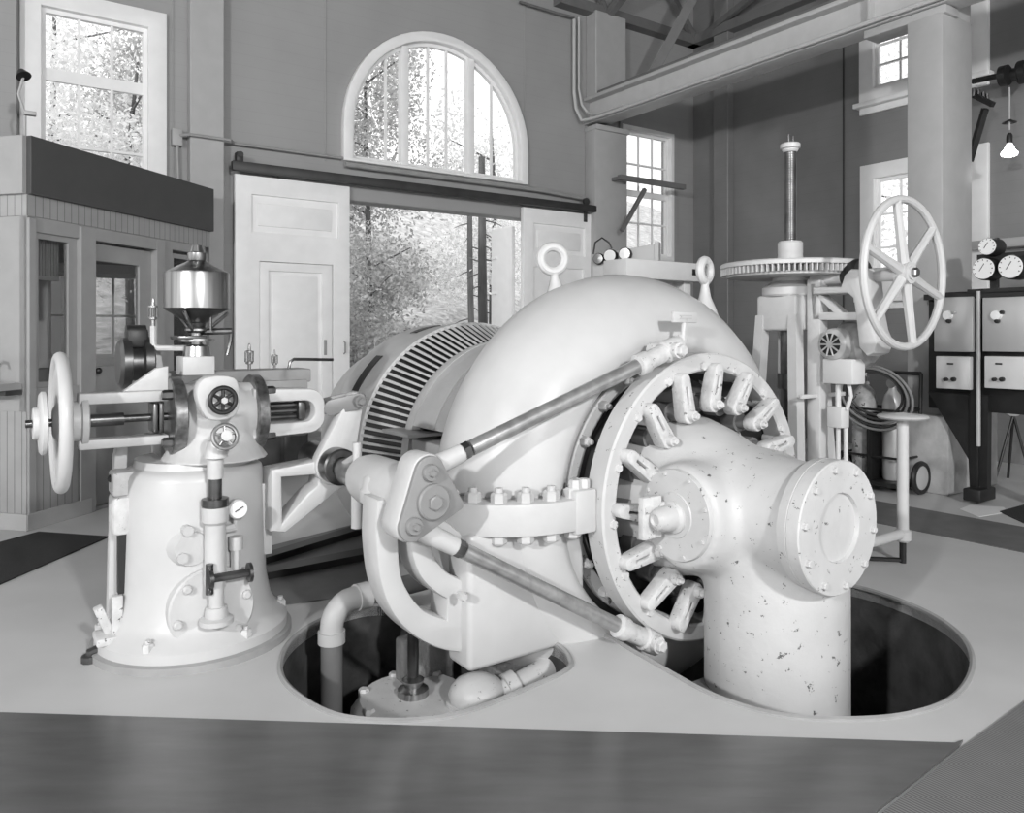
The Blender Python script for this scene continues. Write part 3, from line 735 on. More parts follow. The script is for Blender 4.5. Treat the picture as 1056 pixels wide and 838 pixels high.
def rod(pa, pb, name):
    pa, pb = V(pa), V(pb); d = (pb - pa).normalized(); L = (pb - pa).length
    m = MB(); m.lathe(pa, d, [(.10, .018), (.13, .018), (.131, .0235), (L - .12, .0235)], 20); r_ = m.build(name, 'rod_steel', lk)
    m = MB(); m.lathe(pa, d, [(-.03, .026), (.0, .033), (.035, .029), (.1, .027), (.105, .022)], 16); m.build('rod_end', 'white_cast', r_)
    m = MB(); m.hexnut(pa + d * .10, d, .026, .03); m.build('lock_nut', 'dark_steel', r_)
    m = MB(); m.lathe(pb, -d, [(-.05, .03), (-.04, .036), (.0, .038), (.02, .038), (.025, .031), (.09, .031), (.1, .037), (.135, .037), (.14, .026)], 16); m.build('ring_clevis', 'worn_white', r_)
    return r_
rod(tf(445, 482, -.10), tf(690, 361, .01), 'push_rod')
rod(tf(440, 549, -.10), tf(668, 660, .01), 'push_rod')
for px, py in ((692, 361), (671, 661)):
    c = tf(px, py, .02); m = MB(); m.cyl(c - T * .09, c + T * .04, .026); m.hexnut(c + T * .04, T, .02, .02); m.build('ring_pin', 'worn_white', lk)
m = MB(); c = tf(704, 328, .0)
# rock shaft back to the governor, its bearing and the curved bracket below it
SH = tf(446, 517, PA)
m = MB(); m.cyl(SH - T * .08, SH - T * .86, .046); m.build('rock_shaft', 'rod_steel', lk)
m = MB(); m.lathe(SH, -T, [(.09, .055), (.10, .075), (.13, .08), (.40, .08), (.44, .072), (.45, .055)], 28); bc = SH - T * .27; m.lathe(bc, Z, [(-.11, .07), (-.045, .076), (-.042, .088), (-.006, .09), (.0, .084), (.03, .078), (.055, .055), (.064, .03), (.064, 0)], 32); m.build('shaft_bearing', 'white_cast', lk)
CA = -.24
cp = lambda px, py: tuple(TF.hit(px, py, 0, CA)[1:])
oc = spline([cp(*p) for p in [(381, 512), (380, 535), (380, 560), (385, 598), (398, 629), (420, 651), (447, 664), (473, 668)]], 5, False) + [cp(476, 640), cp(476, 560), cp(466, 545), cp(440, 525), cp(412, 508)]
h1 = spline([cp(*p) for p in [(403, 552), (405, 584), (413, 605), (429, 624), (451, 633)]], 5, False) + spline([cp(*p) for p in [(452, 613), (438, 604), (425, 590), (417, 570), (414, 548)]], 5, False)
h2 = spline([cp(*p) for p in [(436, 556), (440, 570), (452, 585), (470, 594)]], 5, False) + [cp(472, 562), cp(455, 552)]
m = MB(); m.plate(TF(CA, 0, 0), U, Z, oc, [h1, h2], .11, .012); m.build('bearing_bracket', 'white_enamel', lk, smooth=30)

# ================================================================ generator
gen = thing('generator', 'large white round generator with dark slotted vents behind the turbine', 'generator', TF(-1.65, 0, -.44))
m = MB(); m.lathe(TF(0, 0, 0), T, [(-2.3, .3), (-2.25, .5), (-1.92, .585), (-1.88, .605), (-1.85, .612), (-1.53, .612), (-1.50, .622), (-1.47, .622), (-1.465, .605)], 72, cap=False)
m.build('stator_shell', 'white_cast', gen, smooth=40)
m = MB(); m.lathe(TF(0, 0, 0), T, [(-1.465, .608), (-1.44, .585), (-1.25, .49), (-1.24, .3)], 72, cap=False); m.build('vent_screen', 'black_iron', gen)
m = MB()
NV = 112
for i in range(NV):
    th = 2 * math.pi * i / NV
    er = U * math.cos(th) + Z * math.sin(th); o = TF(0, 0, 0)
    pts = [o + T * -1.468 + er * .612, o + T * -1.43 + er * .598, o + T * -1.35 + er * .565, o + T * -1.23 + er * .515]
    m.tube(pts, [.0075, .0075, .0066, .0058], 6)
m.build('vent_ribs', 'white_cast', gen)
m = MB(); m.lathe(TF(0, 0, 0), T, [(-1.245, .49), (-1.24, .522), (-1.22, .535), (-1.17, .54), (-1.15, .54), (-1.15, .50)], 72, cap=False); m.build('end_ring', 'white_cast', gen, smooth=40)
th0 = math.asin((.635 - .44) / .54)
def hood(x0, x1, r, nm, mat):
    m = MB(); m.lathe(TF(0, 0, 0), T, [(x0, r), (x1, r), (x1, r - .02), (x0, r - .02)], 48, -math.pi / 2 + th0 - .05, math.pi / 2 - th0 + .05, cap=False)
    return m.build(nm, mat, gen, smooth=40)
hood(-1.16, -.97, .538, 'hood_band', 'white_cast'); hood(-.97, -.645, .53, 'bearing_hood', 'cover_grey')
m = MB(); m.box(TF, (-1.27, -.60, .135), (-1.02, -.40, .15), .003); m.build('hood_ledge', 'white_cast', gen, smooth=25)
m = MB(); m.box(TF, (-1.18, -.52, -.5), (-.66, .5, .06), .02); m.box(TF, (-1.12, -.535, .07), (-.66, .5, .12), .01); m.build('bearing_pedestal', 'cover_grey', gen, smooth=25)
m = MB(); m.cyl(TF(-2.2, 0, 0), TF(-.64, 0, 0), .1); m.build('main_shaft', 'rod_steel', gen)
for px0, px1, py0, py1, nm in ((347, 362, 384, 399, 'inspection_cover'), (364, 384, 356, 379, 'inspection_slot')):
    for_ = None
    pts = []
    a_m = -1.69 if nm == 'inspection_cover' else -1.72
    # a curved dark patch on the shell
    ang0, ang1 = ((168, 160) if nm == 'inspection_cover' else (152, 132))
    m = MB(); vs = []; fs = []
    for k in range(9):
        th = R_(ang0 + (ang1 - ang0) * k / 8); er = U * math.cos(th) + Z * math.sin(th)
        for a in ((-1.62, -1.75) if nm == 'inspection_cover' else (-1.66, -1.73)): vs.append(TF(a, 0, 0) + er * .615)
        for a in ((-1.62, -1.75) if nm == 'inspection_cover' else (-1.66, -1.73)): vs.append(TF(a, 0, 0) + er * .605)
    for k in range(8): b = k * 4; fs += [(b, b + 1, b + 5, b + 4), (b, b + 2, b + 6, b + 4), (b + 1, b + 3, b + 7, b + 5), (b + 2, b + 3, b + 7, b + 6)]
    m.add(vs, fs); m.build(nm, 'cover_grey' if nm == 'inspection_cover' else 'black_iron', gen, smooth=40)
m = MB(); vs = []; fs = []
for k in range(9):
    th = R_(112 + (98 - 112) * k / 8); er = U * math.cos(th) + Z * math.sin(th)
    for a, r_ in ((-1.66, .615), (-1.72, .615), (-1.66, .605), (-1.72, .605)): vs.append(TF(a, 0, 0) + er * r_)
for k in range(8): b = k * 4; fs += [(b, b + 1, b + 5, b + 4), (b, b + 2, b + 6, b + 4), (b + 1, b + 3, b + 7, b + 5), (b + 2, b + 3, b + 7, b + 6)]
m.add(vs, fs); m.build('inspection_slot', 'black_iron', gen, smooth=40)

# ================================================================ things in the pits
pz = lambda px, py, z: floor_at(px, py, z)
base = floor_at(342, 742, -.25); vp = V(base.x, base.y, -1.1)
pp = thing('drain_pipe', 'thick grey pipe with a threaded elbow rising out of the front pit', 'pipe', (vp.x, vp.y, -1.1))
dq = base.y
top = at_depth(343, 640, dq); el = at_depth(370, 616, dq + .02)
m = MB(); m.cyl(V(vp.x, vp.y, -1.15), V(vp.x, vp.y, top.z), .035); m.build('riser', 'riser_grey', pp)
r_ = .05; cz = el.z - 0
m = MB(); d_ = V(.75, .66, 0).normalized(); c0 = V(vp.x, vp.y, top.z - .02)
arc = [c0 + Z * (.075 * math.sin(R_(k * 15))) + d_ * (.075 * (1 - math.cos(R_(k * 15)))) for k in range(7)]
m.tube([c0 - Z * .045] + arc + [arc[-1] + d_ * .05], .038, 16); m.cyl(c0 - Z * .05, c0 - Z * .012, .044); m.cyl(arc[-1] + d_ * .015, arc[-1] + d_ * .06, .044); m.build('elbow', 'cover_grey', pp)
m = MB(); m.cyl(arc[-1] + d_ * .02, arc[-1] + d_ * .30, .033); m.build('branch_pipe', 'riser_grey', pp)
VZ = -.16
va = floor_at(426, 716, VZ)
vl = thing('pit_valve', 'white cast valve body with a dark upright spindle in the front pit', 'valve', (va.x, va.y, VZ - .9))
m = MB(); m.lathe(V(va.x, va.y, VZ - .9), Z, [(0, .3), (.6, .22), (.8, .2), (.86, .2), (.9, .17)], 24)
m.build('valve_body', 'chipped_white', vl, smooth=40)
m = MB(); m.lathe(V(va.x, va.y, VZ), Z, [(0, .05), (.02, .05), (.03, .03), (.05, .036), (.06, .02)], 16); m.build('gland', 'polished_steel', vl)
m = MB(); m.cyl(V(va.x, va.y, VZ), V(va.x, va.y, .12), .018); m.build('spindle', 'dark_steel', vl)
for k in range(7):
    a = k * .9 + .3; p = V(va.x + .165 * math.cos(a), va.y + .165 * math.sin(a), VZ - .02); m = MB(); m.hexnut(p, Z, .018, .03); m.build('body_bolt', 'chipped_white', vl)
cbp = floor_at(496, 722, -.15)
cc = thing('pit_casting', 'chipped white pipe casting under the turbine in the front pit', 'casting', (cbp.x, cbp.y, -1.1))
m = MB(); m.cyl(cbp + V(-.02, -.01, -.95), cbp + V(-.02, 0, .0), .10, .09); m.ball(cbp + V(-.01, 0, .02), .085, 16, (1.1, 1, .75)); m.cyl(cbp + V(.05, 0, .0), cbp + V(.24, .11, .06), .05, .042); m.build('elbow_body', 'chipped_white', cc, smooth=50)
m = MB(); m.lathe(cbp + V(.10, .03, .015), V(.9, .42, .28), [(-.018, .062), (.018, .062)], 20); m.build('pipe_flange', 'chipped_white', cc)
for px, py, w, h, d_, lb in ((430, 690, .10, .1, .45, 'dark concrete block standing in the middle of the front pit'), (362, 700, .03, -1.4, .62, 'small pale block low in the front pit behind the thick pipe')):
    p = floor_at(px, py, -.05) + V(0, d_ * .5, 0)
    m = MB(); m.box(Frame(p, U, V(-U.y, U.x, 0)), (-w, -.03, -1.05), (w, .03, h * .3), .012, 3); tag(m.build('concrete_block', 'block_concrete', smooth=40), lb, 'block')
# wedge of concrete between the pits, and steps inside the round pit
p = floor_at(560, 690, -.12); m = MB(); fr = Frame(p, T, U); m.box(fr, (-.25, -.12, -1.0), (.1, .16, .02), .03, 3); tag(m.build('concrete_pier', 'block_concrete', smooth=40), 'concrete pier under the turbine at the right end of the front pit', 'pier')
for (a0, b0_, z0), lb, in (((.18, -.20, -.13), 'upper of two concrete ledges below the gate ring'), ((.33, -.17, -.26), 'lower of two concrete ledges below the gate ring')):
    m = MB(); m.box(TF, (a0 - .1, b0_ - .14, -1.5), (a0 + .04, b0_ + .2, z0 - .44), .01); tag(m.build('concrete_ledge', 'block_concrete', smooth=25), lb, 'ledge')
# ================================================================ governor
gov = thing('turbine_governor', 'white governor on a round column with handwheels and a polished steel can on top', 'governor', GF(0, 0, 0))
m = MB(); m.lathe(GF(), Z, [(0.0, .31), (.022, .31), (.026, .298)], 56); m.build('plinth', 'pipe_grey', gov)
m = MB(); m.lathe(GF(), Z, [(.02, .295), (.055, .295), (.065, .286), (.085, .262), (.12, .242), (.2, .227), (.35, .222), (.545, .217), (.562, .212), (.572, .2), (.578, .185), (.60, .18), (.602, .0)], 64)
m.build('column', 'white_enamel', gov, smooth=40)
m = MB(); m.box(GF.at(.0, -.0, 0), (-.1, .19, .26), (.1, .228, .5), .004); m.build('column_pad', 'white_enamel', gov)
for k in range(6):
    a = R_(60 * k + 20); p = GF(.276 * math.cos(a), .276 * math.sin(a), .06); m = MB(); m.hexnut(p, Z, .018, .024); m.cyl(p, p + Z * .035, .009, seg=8); m.build('foundation_bolt', 'worn_white', gov)
HA, HZ = .06, .74                                   # horizontal operating barrel
HF = GF.at(HA, 0, HZ)
def gh(px, py, a=0): return HF.hit(px, py, 0, a)
# round hand-hole cover low on the column
c = GF.hit(219, 627, 0, .232)
cf = GF.at(c[0], c[1], c[2])
m = MB(); m.lathe(cf(-.09), T, [(0, .128), (.09, .128), (.096, .122), (.096, .085), (.098, .08), (.098, 0)], 40); hc = m.build('hand_hole_cover', 'white_cast', gov, smooth=30)
for k in range(6):
    a = R_(60 * k + 15); m = MB(); m.lathe(cf(.006, .105 * math.cos(a), .105 * math.sin(a)), T, [(0, .014), (.012, .014), (.017, .009), (.017, 0)], 12); m.build('cover_bolt', 'white_cast', hc)
# valve with two dark knobs in front of the cover
vz = GF.hit(225, 596, 0, .29)
vf = GF.at(*vz)
m = MB(); m.cyl(vf(-.02, -.0, -.09), vf(-.02, 0, .0), .022); m.lathe(vf(-.02, 0, -.09), -Z, [(0, .03), (.02, .034), (.03, .034), (.036, .05), (.05, .05)], 16); m.build('drain_valve', 'white_cast', gov)
m = MB(); m.cyl(vf(-.005, -.02, 0), vf(-.005, .10, 0), .013, seg=10); m.cyl(vf(-.005, -.028, 0), vf(-.005, -.016, 0), .03, seg=14); m.cyl(vf(-.005, .09, 0), vf(-.005, .10, 0), .03, seg=14); m.cyl(vf(-.005, -.024, -.045), vf(-.005, -.024, .045), .012, seg=8); m.build('valve_spindle', 'dark_steel', gov)
# stand pipe with its sight glass up the front of the column
pz_ = GF.hit(222, 560, 0, .25); xb = pz_[1]
fr = GF.at(.25, xb, 0)
zz = lambda py, a=.25: GF.hit(222, py, 0, a)[2]
m = MB(); m.lathe(fr(0, 0, zz(606)), Z, [(0, .028), (.03, .035), (.04, .032), (zz(530) - zz(606) - .03, .031), (zz(530) - zz(606) - .02, .04), (zz(522) - zz(606), .04)], 18); m.build('stand_pipe', 'white_cast', gov)
m = MB(); m.lathe(fr(0, 0, zz(521)), Z, [(0, .04), (.022, .04), (.024, .02), (zz(493) - zz(521), .02)], 14); m.build('sight_glass', 'dark_steel', gov)
m = MB(); m.cyl(fr(0, 0, zz(493)), fr(0, 0, zz(460)), .024); m.build('feed_pipe', 'white_cast', gov)
m = MB(); m.cyl(GF(.2, xb, zz(600)), fr(0, 0, zz(600)), .026); m.cyl(GF(.18, xb - .06, zz(565)), GF(.225, xb - .06, zz(565)), .07, .05, 20); m.cyl(GF(.2, xb - .075, zz(545)), GF(.238, xb - .075, zz(545)), .016, seg=10); m.cyl(GF(.2, xb - .09, zz(572)), GF(.238, xb - .09, zz(572)), .016, seg=10); m.build('pilot_block', 'white_cast', gov)
gz = GF.hit(246, 525, 0, .26); gf = GF.at(*gz)
m = MB(); m.lathe(gf(-.03), T, [(0, .024), (.005, .031), (.028, .031), (.032, .027)], 24); gg = m.build('pressure_gauge', 'white_cast', gov)
m = MB(); m.lathe(gf(.003), T, [(0, .026), (.001, 0)], 24); m.build('dial', 'gauge_face', gg)
m = MB(); m.tube([gf(.006, -.012, -.006), gf(.006, .013, .008)], .0016, 5); m.build('needle', 'black_iron', gg)
m = MB(); m.tube([gf(-.03, 0, -.03), gf(-.03, -.004, -.06), gf(-.03, -.07, -.065)], .014, 8); m.tube([gf(-.03, .0, -.12), gf(-.03, 0, -.2), gf(-.05, -.03, -.23)], .017, 8); m.cyl(gf(-.03, 0, -.13), gf(-.03, 0, -.09), .022, seg=12); m.build('gauge_piping', 'white_cast', gov)
# barrel housing, bulb and front cover
m = MB(); m.cyl(HF(0, -.09, 0), HF(0, .19, 0), .10, seg=32); m.lathe(HF(-.12, .055, 0), T, [(0, .115), (.12, .12), (.16, .115), (.195, .10), (.2, .09), (.2, 0)], 32)
m.lathe(HF(0, .05, 0), -Z, [(0, .13), (.06, .125), (.12, .15), (.145, .17)], 28)
ob = m.build('barrel_housing', 'white_cast', gov, smooth=0)
rm = ob.modifiers.new('r', 'REMESH'); rm.mode = 'VOXEL'; rm.voxel_size = .011; rm.use_smooth_shade = True
sm = ob.modifiers.new('s', 'SMOOTH'); sm.factor = .5; sm.iterations = 6
q = gh(224, 410, .2); fc = HF.at(.195, q[1], q[2])
m = MB(); m.plate(fc(.0), U, Z, spline([(-.062, .0), (-.058, .045), (-.03, .066), (.03, .066), (.058, .045), (.062, -.02), (.04, -.062), (-.03, -.062)], 4), (), .05, .008); m.build('front_cover', 'white_cast', gov, smooth=30)
def wheel(name, c, n, R, r, spokes, mat, hub, parent, flat=1.0, phase=0, hubl=.02, sr=None):
    m = MB(); n = V(n).normalized(); q = Z if abs(n.z) < .9 else V(1, 0, 0); e1 = (q - n * q.dot(n)).normalized(); e2 = n.cross(e1); c = V(c)
    m.ring(c, n, R, r, 40, 10)
    for k in range(spokes):
        a = 2 * math.pi * k / spokes + phase; d = e1 * math.cos(a) + e2 * math.sin(a)
        s_ = sr or r * .7
        m.tube([c + d * hub * .6, c + d * R * .5, c + d * R], [s_ * 1.25, s_ * 1.0, s_ * .9], 8)
    m.cyl(c - n * hubl, c + n * hubl, hub, seg=20)
    return m.build(name, mat, parent)
q = gh(230, 412.5, .25); wheel('hand_wheel', HF(.25, q[1], q[2]), T, .037, .0075, 6, 'black_iron', .012, gov)
m = MB(); m.cyl(HF(.2, q[1], q[2]), HF(.265, q[1], q[2]), .009, seg=10); m.hexnut(HF(.26, q[1], q[2]), T, .011, .012); m.build('wheel_spindle', 'white_cast', gov)
q = gh(232, 450, .27); wheel('hand_wheel', HF(.27, q[1], q[2]), V(T) + Z * .25, .035, .0065, 5, 'brass', .016, gov)
m = MB(); m.cyl(HF(.15, q[1], q[2] - .02), HF(.275, q[1], q[2]), .014, seg=10); m.cyl(HF(.2, q[1] - .01, q[2] - .07), HF(.2, q[1] - .01, q[2] - .02), .035, .022); m.build('wheel_spindle', 'white_cast', gov)
# the two dark polished cylinder flanges
for b, w in ((-.075, .04), (.178, .036)):
    m = MB(); m.lathe(HF(0, b, 0), U, [(-w / 2, .10), (-w / 2, .122), (-w / 2 + .004, .126), (w / 2 - .004, .126), (w / 2, .122), (w / 2, .10)], 48); fl_ = m.build('cylinder_flange', 'ring_steel', gov, smooth=30)
    for k in range(4):
        a = R_(45 + 90 * k); s_ = -1 if b < 0 else 1
        m = MB(); m.hexnut(HF(.104 * math.cos(a), b + s_ * w / 2, .104 * math.sin(a)), U * s_, .016, .03); m.build('flange_nut', 'dark_steel', fl_)
# left slide: two bars, centre spindle, bearing ring and handwheels
def zc(px, py): return gh(px, py)[2]
bl = gh(62, 433)[1]; zl = gh(62, 433)[2]
b_in = -.095
m = MB(); m.box(HF, (-.03, bl + .045, .05), (.03, b_in, .085), .006); m.box(HF, (-.03, bl + .045, -.085), (.03, b_in, -.055), .006)
m.add(*[(lambda mm: (mm.v, mm.f))(MB().plate(HF(0, b_in, .085), U, Z, [(0, 0), (0, .075), (-.035, .07), (-.13, .0)], (), .03, .003))][0])
m.build('slide_bar', 'white_cast', gov, smooth=25)
m = MB(); m.lathe(HF(0, bl, 0), U, [(.018, .04), (.022, .058), (.05, .06), (.054, .072), (.07, .072), (.075, .05)], 32); m.build('bearing_ring', 'white_cast', gov)
m = MB(); m.cyl(HF(0, bl - .088, 0), HF(0, b_in, 0), .012, seg=12); m.cyl(HF(0, bl + .07, 0), HF(0, bl + .17, 0), .02, seg=12); m.build('screw_spindle', 'dark_steel', gov)
m = MB(); m.box(HF, (-.04, b_in - .05, -.045), (.04, b_in - .035, .045), .004); m.box(HF, (-.03, b_in - .03, -.05), (.03, b_in - .015, .05), .004); m.build('cross_head', 'dark_steel', gov, smooth=25)
m = MB(); m.lathe(HF(0, bl, 0), U, [(-.022, .0), (-.02, .04), (-.008, .06), (-.008, .18)], 40, cap=False); m.lathe(HF(0, bl, 0), U, [(.018, .0), (.018, .06), (.008, .18)], 40, cap=False); m.ring(HF(0, bl, 0), U, .192, .018, 56, 14); m.build('large_hand_wheel', 'white_enamel', gov, smooth=50)
bs = bl - .044
m = MB(); m.lathe(HF(0, bs, 0), U, [(-.012, 0), (-.012, .05), (-.01, .085), (-.004, .093), (.006, .093), (.01, .08), (.012, 0)], 40); m.build('small_hand_wheel', 'white_enamel', gov, smooth=50)
m = MB(); m.lathe(HF(0, bs - .026, 0), U, [(0, .044), (.003, .047), (.015, .047)], 28); m.build('wheel_cap', 'white_cast', gov)
# right slotted yoke, fork and lever to the rock shaft
y0, y1 = .20, gh(326, 420)[1]
LEN = y1 - y0
def stad(x0, x1, hh, n=10): return [(x0, -hh), (x1 - hh, -hh)] + [(x1 - hh + hh * math.sin(math.pi * k / n), -hh * math.cos(math.pi * k / n)) for k in range(1, n)] + [(x1 - hh, hh), (x0, hh)]
ol = [(-.05, -.082)] + [(LEN - .055 + .055 * math.sin(R_(k * 11.25)), -.02 - .055 * math.cos(R_(k * 11.25))) for k in range(9)] + [(LEN - .055 + .055 * math.cos(R_(k * 11.25)), .02 + .055 * math.sin(R_(k * 11.25))) for k in range(9)] + [(-.05, .082)]
m = MB(); m.plate(HF(.03, y0, 0), U, Z, ol, [stad(-.03, LEN - .035, .036)], .11, .006); m.build('slotted_yoke', 'white_cast', gov, smooth=30)
m = MB()
for z in (-.02, .0, .02): m.cyl(HF(.03, y0 - .01, z), HF(.03, y1 - .07, z), .009, seg=10)
m.box(HF, (.0, y1 - .085, -.03), (.06, y1 - .06, .03), .004); m.build('guide_rods', 'dark_steel', gov)
LA = .178 - HA                                        # lever plane, seen from the barrel axis
pin = HF(*gh(367, 413, LA)); bos = HF(*gh(345, 479, LA))
m = MB(); s0 = HF(.05, y1 - .01, -.0); m.cyl(s0, s0 + (pin - s0) * .35, .022, seg=12)
d = (pin - s0).normalized(); n_ = T
m.plate(s0 + (pin - s0) * .3 + T * .02, d, Z, capsule((pin - s0).length * .7, .028), (), .02, .003); m.plate(s0 + (pin - s0) * .3 - T * .05, d, Z, capsule((pin - s0).length * .7, .028), (), .02, .003); m.build('fork_link', 'link_grey', gov)
m = MB(); m.cyl(pin - T * .07, pin + T * .045, .021, seg=16); m.hexnut(pin + T * .045, T, .014, .014); m.build('fork_pin', 'link_grey', gov)
d = (pin - bos); L = d.length; d = d.normalized(); n_ = T.cross(d)
m = MB(); m.plate(bos - T * .02, d, n_, [(L + .03 * math.cos(R_(-90 + 22.5 * k)), .03 * math.sin(R_(-90 + 22.5 * k))) for k in range(9)] + [(.07 * math.cos(R_(75 + 21 * k)), .07 * math.sin(R_(75 + 21 * k))) for k in range(11)], (), .05, .008); m.build('rocker_lever', 'white_cast', gov)
m = MB(); m.lathe(bos, T, [(-.2, .06), (.01, .062), (.06, .062), (.066, .056), (.066, .035)], 32, cap=False); m.build('shaft_collar', 'dark_steel', gov)
# triangular bracket from the column to the rock shaft
g2 = lambda px, py: tuple(GF.hit(px, py, 0, .12)[1:])
m = MB(); o_ = GF(.12, 0, 0)
m.plate(o_, U, Z, [g2(*p) for p in ((275, 482), (333, 471), (345, 462), (362, 478), (358, 498), (345, 502), (320, 522), (290, 546), (275, 545))], [[g2(*p) for p in ((286, 490), (324, 487), (322, 498), (312, 506), (287, 535))]], .10, .01); m.build('shaft_bracket', 'white_enamel', gov, smooth=30)
# white hanging rod next to the shaft
pw = at_depth(368, 500, 2.52)
m = MB(); m.cyl(V(pw.x, pw.y, at_depth(368, 456, 2.52).z), V(pw.x, pw.y, at_depth(368, 544, 2.52).z), .014, seg=12); m.cyl(V(pw.x, pw.y, at_depth(368, 500, 2.52).z), V(pw.x, pw.y, at_depth(368, 544, 2.52).z), .019, seg=12); m.build('shaft_rod', 'white_cast', gov)
m = MB(); m.tube([V(pw.x, pw.y, at_depth(368, 470, 2.52).z), bos + T * .05], .012, 8); m.build('rod_stay', 'white_cast', gov)
# hopper shaped polished can with its piping
cf = GF.at(.02, .01, 0); c_ = at_depth(203, 300, 2.59); cx_, cy_ = c_.x, c_.y
cz_ = lambda py: at_depth(203, py, 2.59).z
C0 = V(cx_, cy_, 0)
m = MB(); R = .104
m.lathe(C0, Z, [(cz_(319), R - .006), (cz_(318), R), (cz_(283), R), (cz_(281), R - .002), (cz_(270), .032), (cz_(269), .03)], 48, cap=False); can = m.build('oil_can', 'polished_steel', gov, smooth=25)
m = MB(); m.lathe(C0, Z, [(cz_(319), R - .004), (cz_(322), R - .02), (cz_(331), .04), (cz_(333), .03), (cz_(338), .025)], 40, cap=False); m.build('can_bottom', 'dark_steel', can, smooth=25)
m = MB(); m.lathe(C0, Z, [(cz_(270), .026), (cz_(266), .03), (cz_(261), .03), (cz_(260), .022), (cz_(253), .016), (cz_(252), .0)], 20); m.build('can_neck', 'polished_steel', can, smooth=25)
m = MB()
for k in range(3):
    a = R_(30 + 120 * k); m.cyl(V(cx_ + .1 * math.cos(a), cy_ + .1 * math.sin(a), cz_(322)), V(cx_ + .035 * math.cos(a), cy_ + .035 * math.sin(a), cz_(340)), .006, seg=8)
m.lathe(C0, Z, [(cz_(341), .03), (cz_(341), .038), (cz_(339), .038), (cz_(339), .03), (cz_(341), .03)], 20, cap=False); m.build('can_bracket', 'polished_steel', can)
m = MB(); m.cyl(V(cx_, cy_, cz_(372)), V(cx_, cy_, cz_(333)), .018, seg=14); m.lathe(C0, Z, [(cz_(343), .03), (cz_(340), .038), (cz_(337), .03)], 14); m.lathe(C0, Z, [(cz_(352), .055), (cz_(349), .055)], 20); m.lathe(C0, Z, [(cz_(368), .045), (cz_(357), .04), (cz_(355), .02)], 16); m.build('lubricator_valve', 'polished_steel', gov)
m = MB(); m.box(Frame(C0, T, U), (-.07, -.07, cz_(350)), (.05, .02, cz_(346)), .003); m.cyl(V(cx_ + .012, cy_, cz_(342)), V(cx_ + .115, cy_ + .01, cz_(341)), .011, seg=10); m.tube([V(cx_ + .112, cy_ + .01, cz_(341)), V(cx_ + .108, cy_ + .01, cz_(352)), V(cx_ + .10, cy_, cz_(366))], .007, 8); m.cyl(V(cx_ + .055, cy_ - .02, cz_(341)), V(cx_ + .055, cy_ - .02, cz_(310)), .004, seg=6); m.build('drip_piping', 'dark_steel', gov)
m = MB(); m.box(Frame(C0, T, U), (-.05, -.055, cz_(386)), (.055, .045, cz_(367)), .004); m.build('valve_block', 'white_cast', gov, smooth=25)
# oilers
def oiler(c, s, parent=gov):
    m = MB(); m.lathe(c, Z, [(0, .006 * s), (.02 * s, .006 * s), (.022 * s, .013 * s), (.03 * s, .013 * s)], 12); m.cyl(c, V(c) + Z * .09 * s, .002 * s, seg=5); m.lathe(V(c) + Z * .062 * s, Z, [(0, .016 * s), (.006 * s, .016 * s), (.008 * s, .006 * s), (.03 * s, .004 * s), (.034 * s, 0)], 12); o = m.build('oiler', 'brass', parent)
    m = MB(); m.lathe(V(c) + Z * .03 * s, Z, [(0, .0145 * s), (.032 * s, .0145 * s)], 14); m.build('oiler_glass', 'oiler_glass', o)
    m = MB()
    for k in range(4): a = 1.57 * k; m.cyl(V(c) + V(.0145 * s * math.cos(a), .0145 * s * math.sin(a), .028 * s), V(c) + V(.0145 * s * math.cos(a), .0145 * s * math.sin(a), .064 * s), .0022 * s, seg=5)
    m.build('oiler_cage', 'brass', o)
D = 2.6
oiler(at_depth(158, 336, D), 1.0)
m = MB(); m.tube([at_depth(158, 336, D), at_depth(158, 352, D), at_depth(159, 357, D), at_depth(163, 359, D), at_depth(194, 359, D)], .010, 8); m.build('oil_pipe', 'white_cast', gov)
# oil trough behind the barrel, with the upright drive pulley
m = MB(); m.box(HF, (-.36, -.12, .08), (-.22, .46, .13), .006); m.box(HF, (-.3, -.1, -.12), (-.2, .44, .09), .006); m.box(HF, (-.22, -.1, -.15), (-.1, .1, -.02), .01); m.build('oil_trough', 'pipe_grey', gov, smooth=25)
for px, py, s in ((257, 372, 1.05), (283, 391, .8)):
    h_ = HF.hit(px, py, 0, -.29); oiler(HF(-.29, h_[1], .128), s)
m = MB(); q = HF.hit(303, 380, 0, -.3); m.tube([HF(-.3, q[1] - .02, .13), HF(-.3, q[1] - .015, .155), HF(-.3, q[1], .165), HF(-.3, q[1] + .16, .16)], .006, 8); m.build('oil_tube', 'dark_steel', gov)
pc = at_depth(140, 374, 2.62)
m = MB(); m.lathe(pc, U, [(-.055, .0), (-.055, .07), (-.045, .085), (-.02, .085), (-.015, .06), (.015, .06), (.02, .088), (.045, .088), (.05, .08), (.05, 0)], 36); dp = m.build('drive_pulley', 'dark_steel', gov, smooth=30)
m = MB(); m.box(Frame(pc, T, U), (-.04, -.03, .05), (.04, .035, .115), .01); m.cyl(pc + Z * .1 - U * .03, pc + Z * .1 + U * .03, .028); m.build('pulley_bearing', 'black_iron', dp)
m = MB(); p = Frame(pc, T, U); m.plate(p(0, .0, 0), U, Z, [(.055, .06), (.07, .06), (.09, -.06), (.16, -.10), (.18, -.12), (-.08, -.13), (-.06, -.11), (.03, -.06)], (), .05, .005); m.build('pulley_arm', 'white_cast', gov)
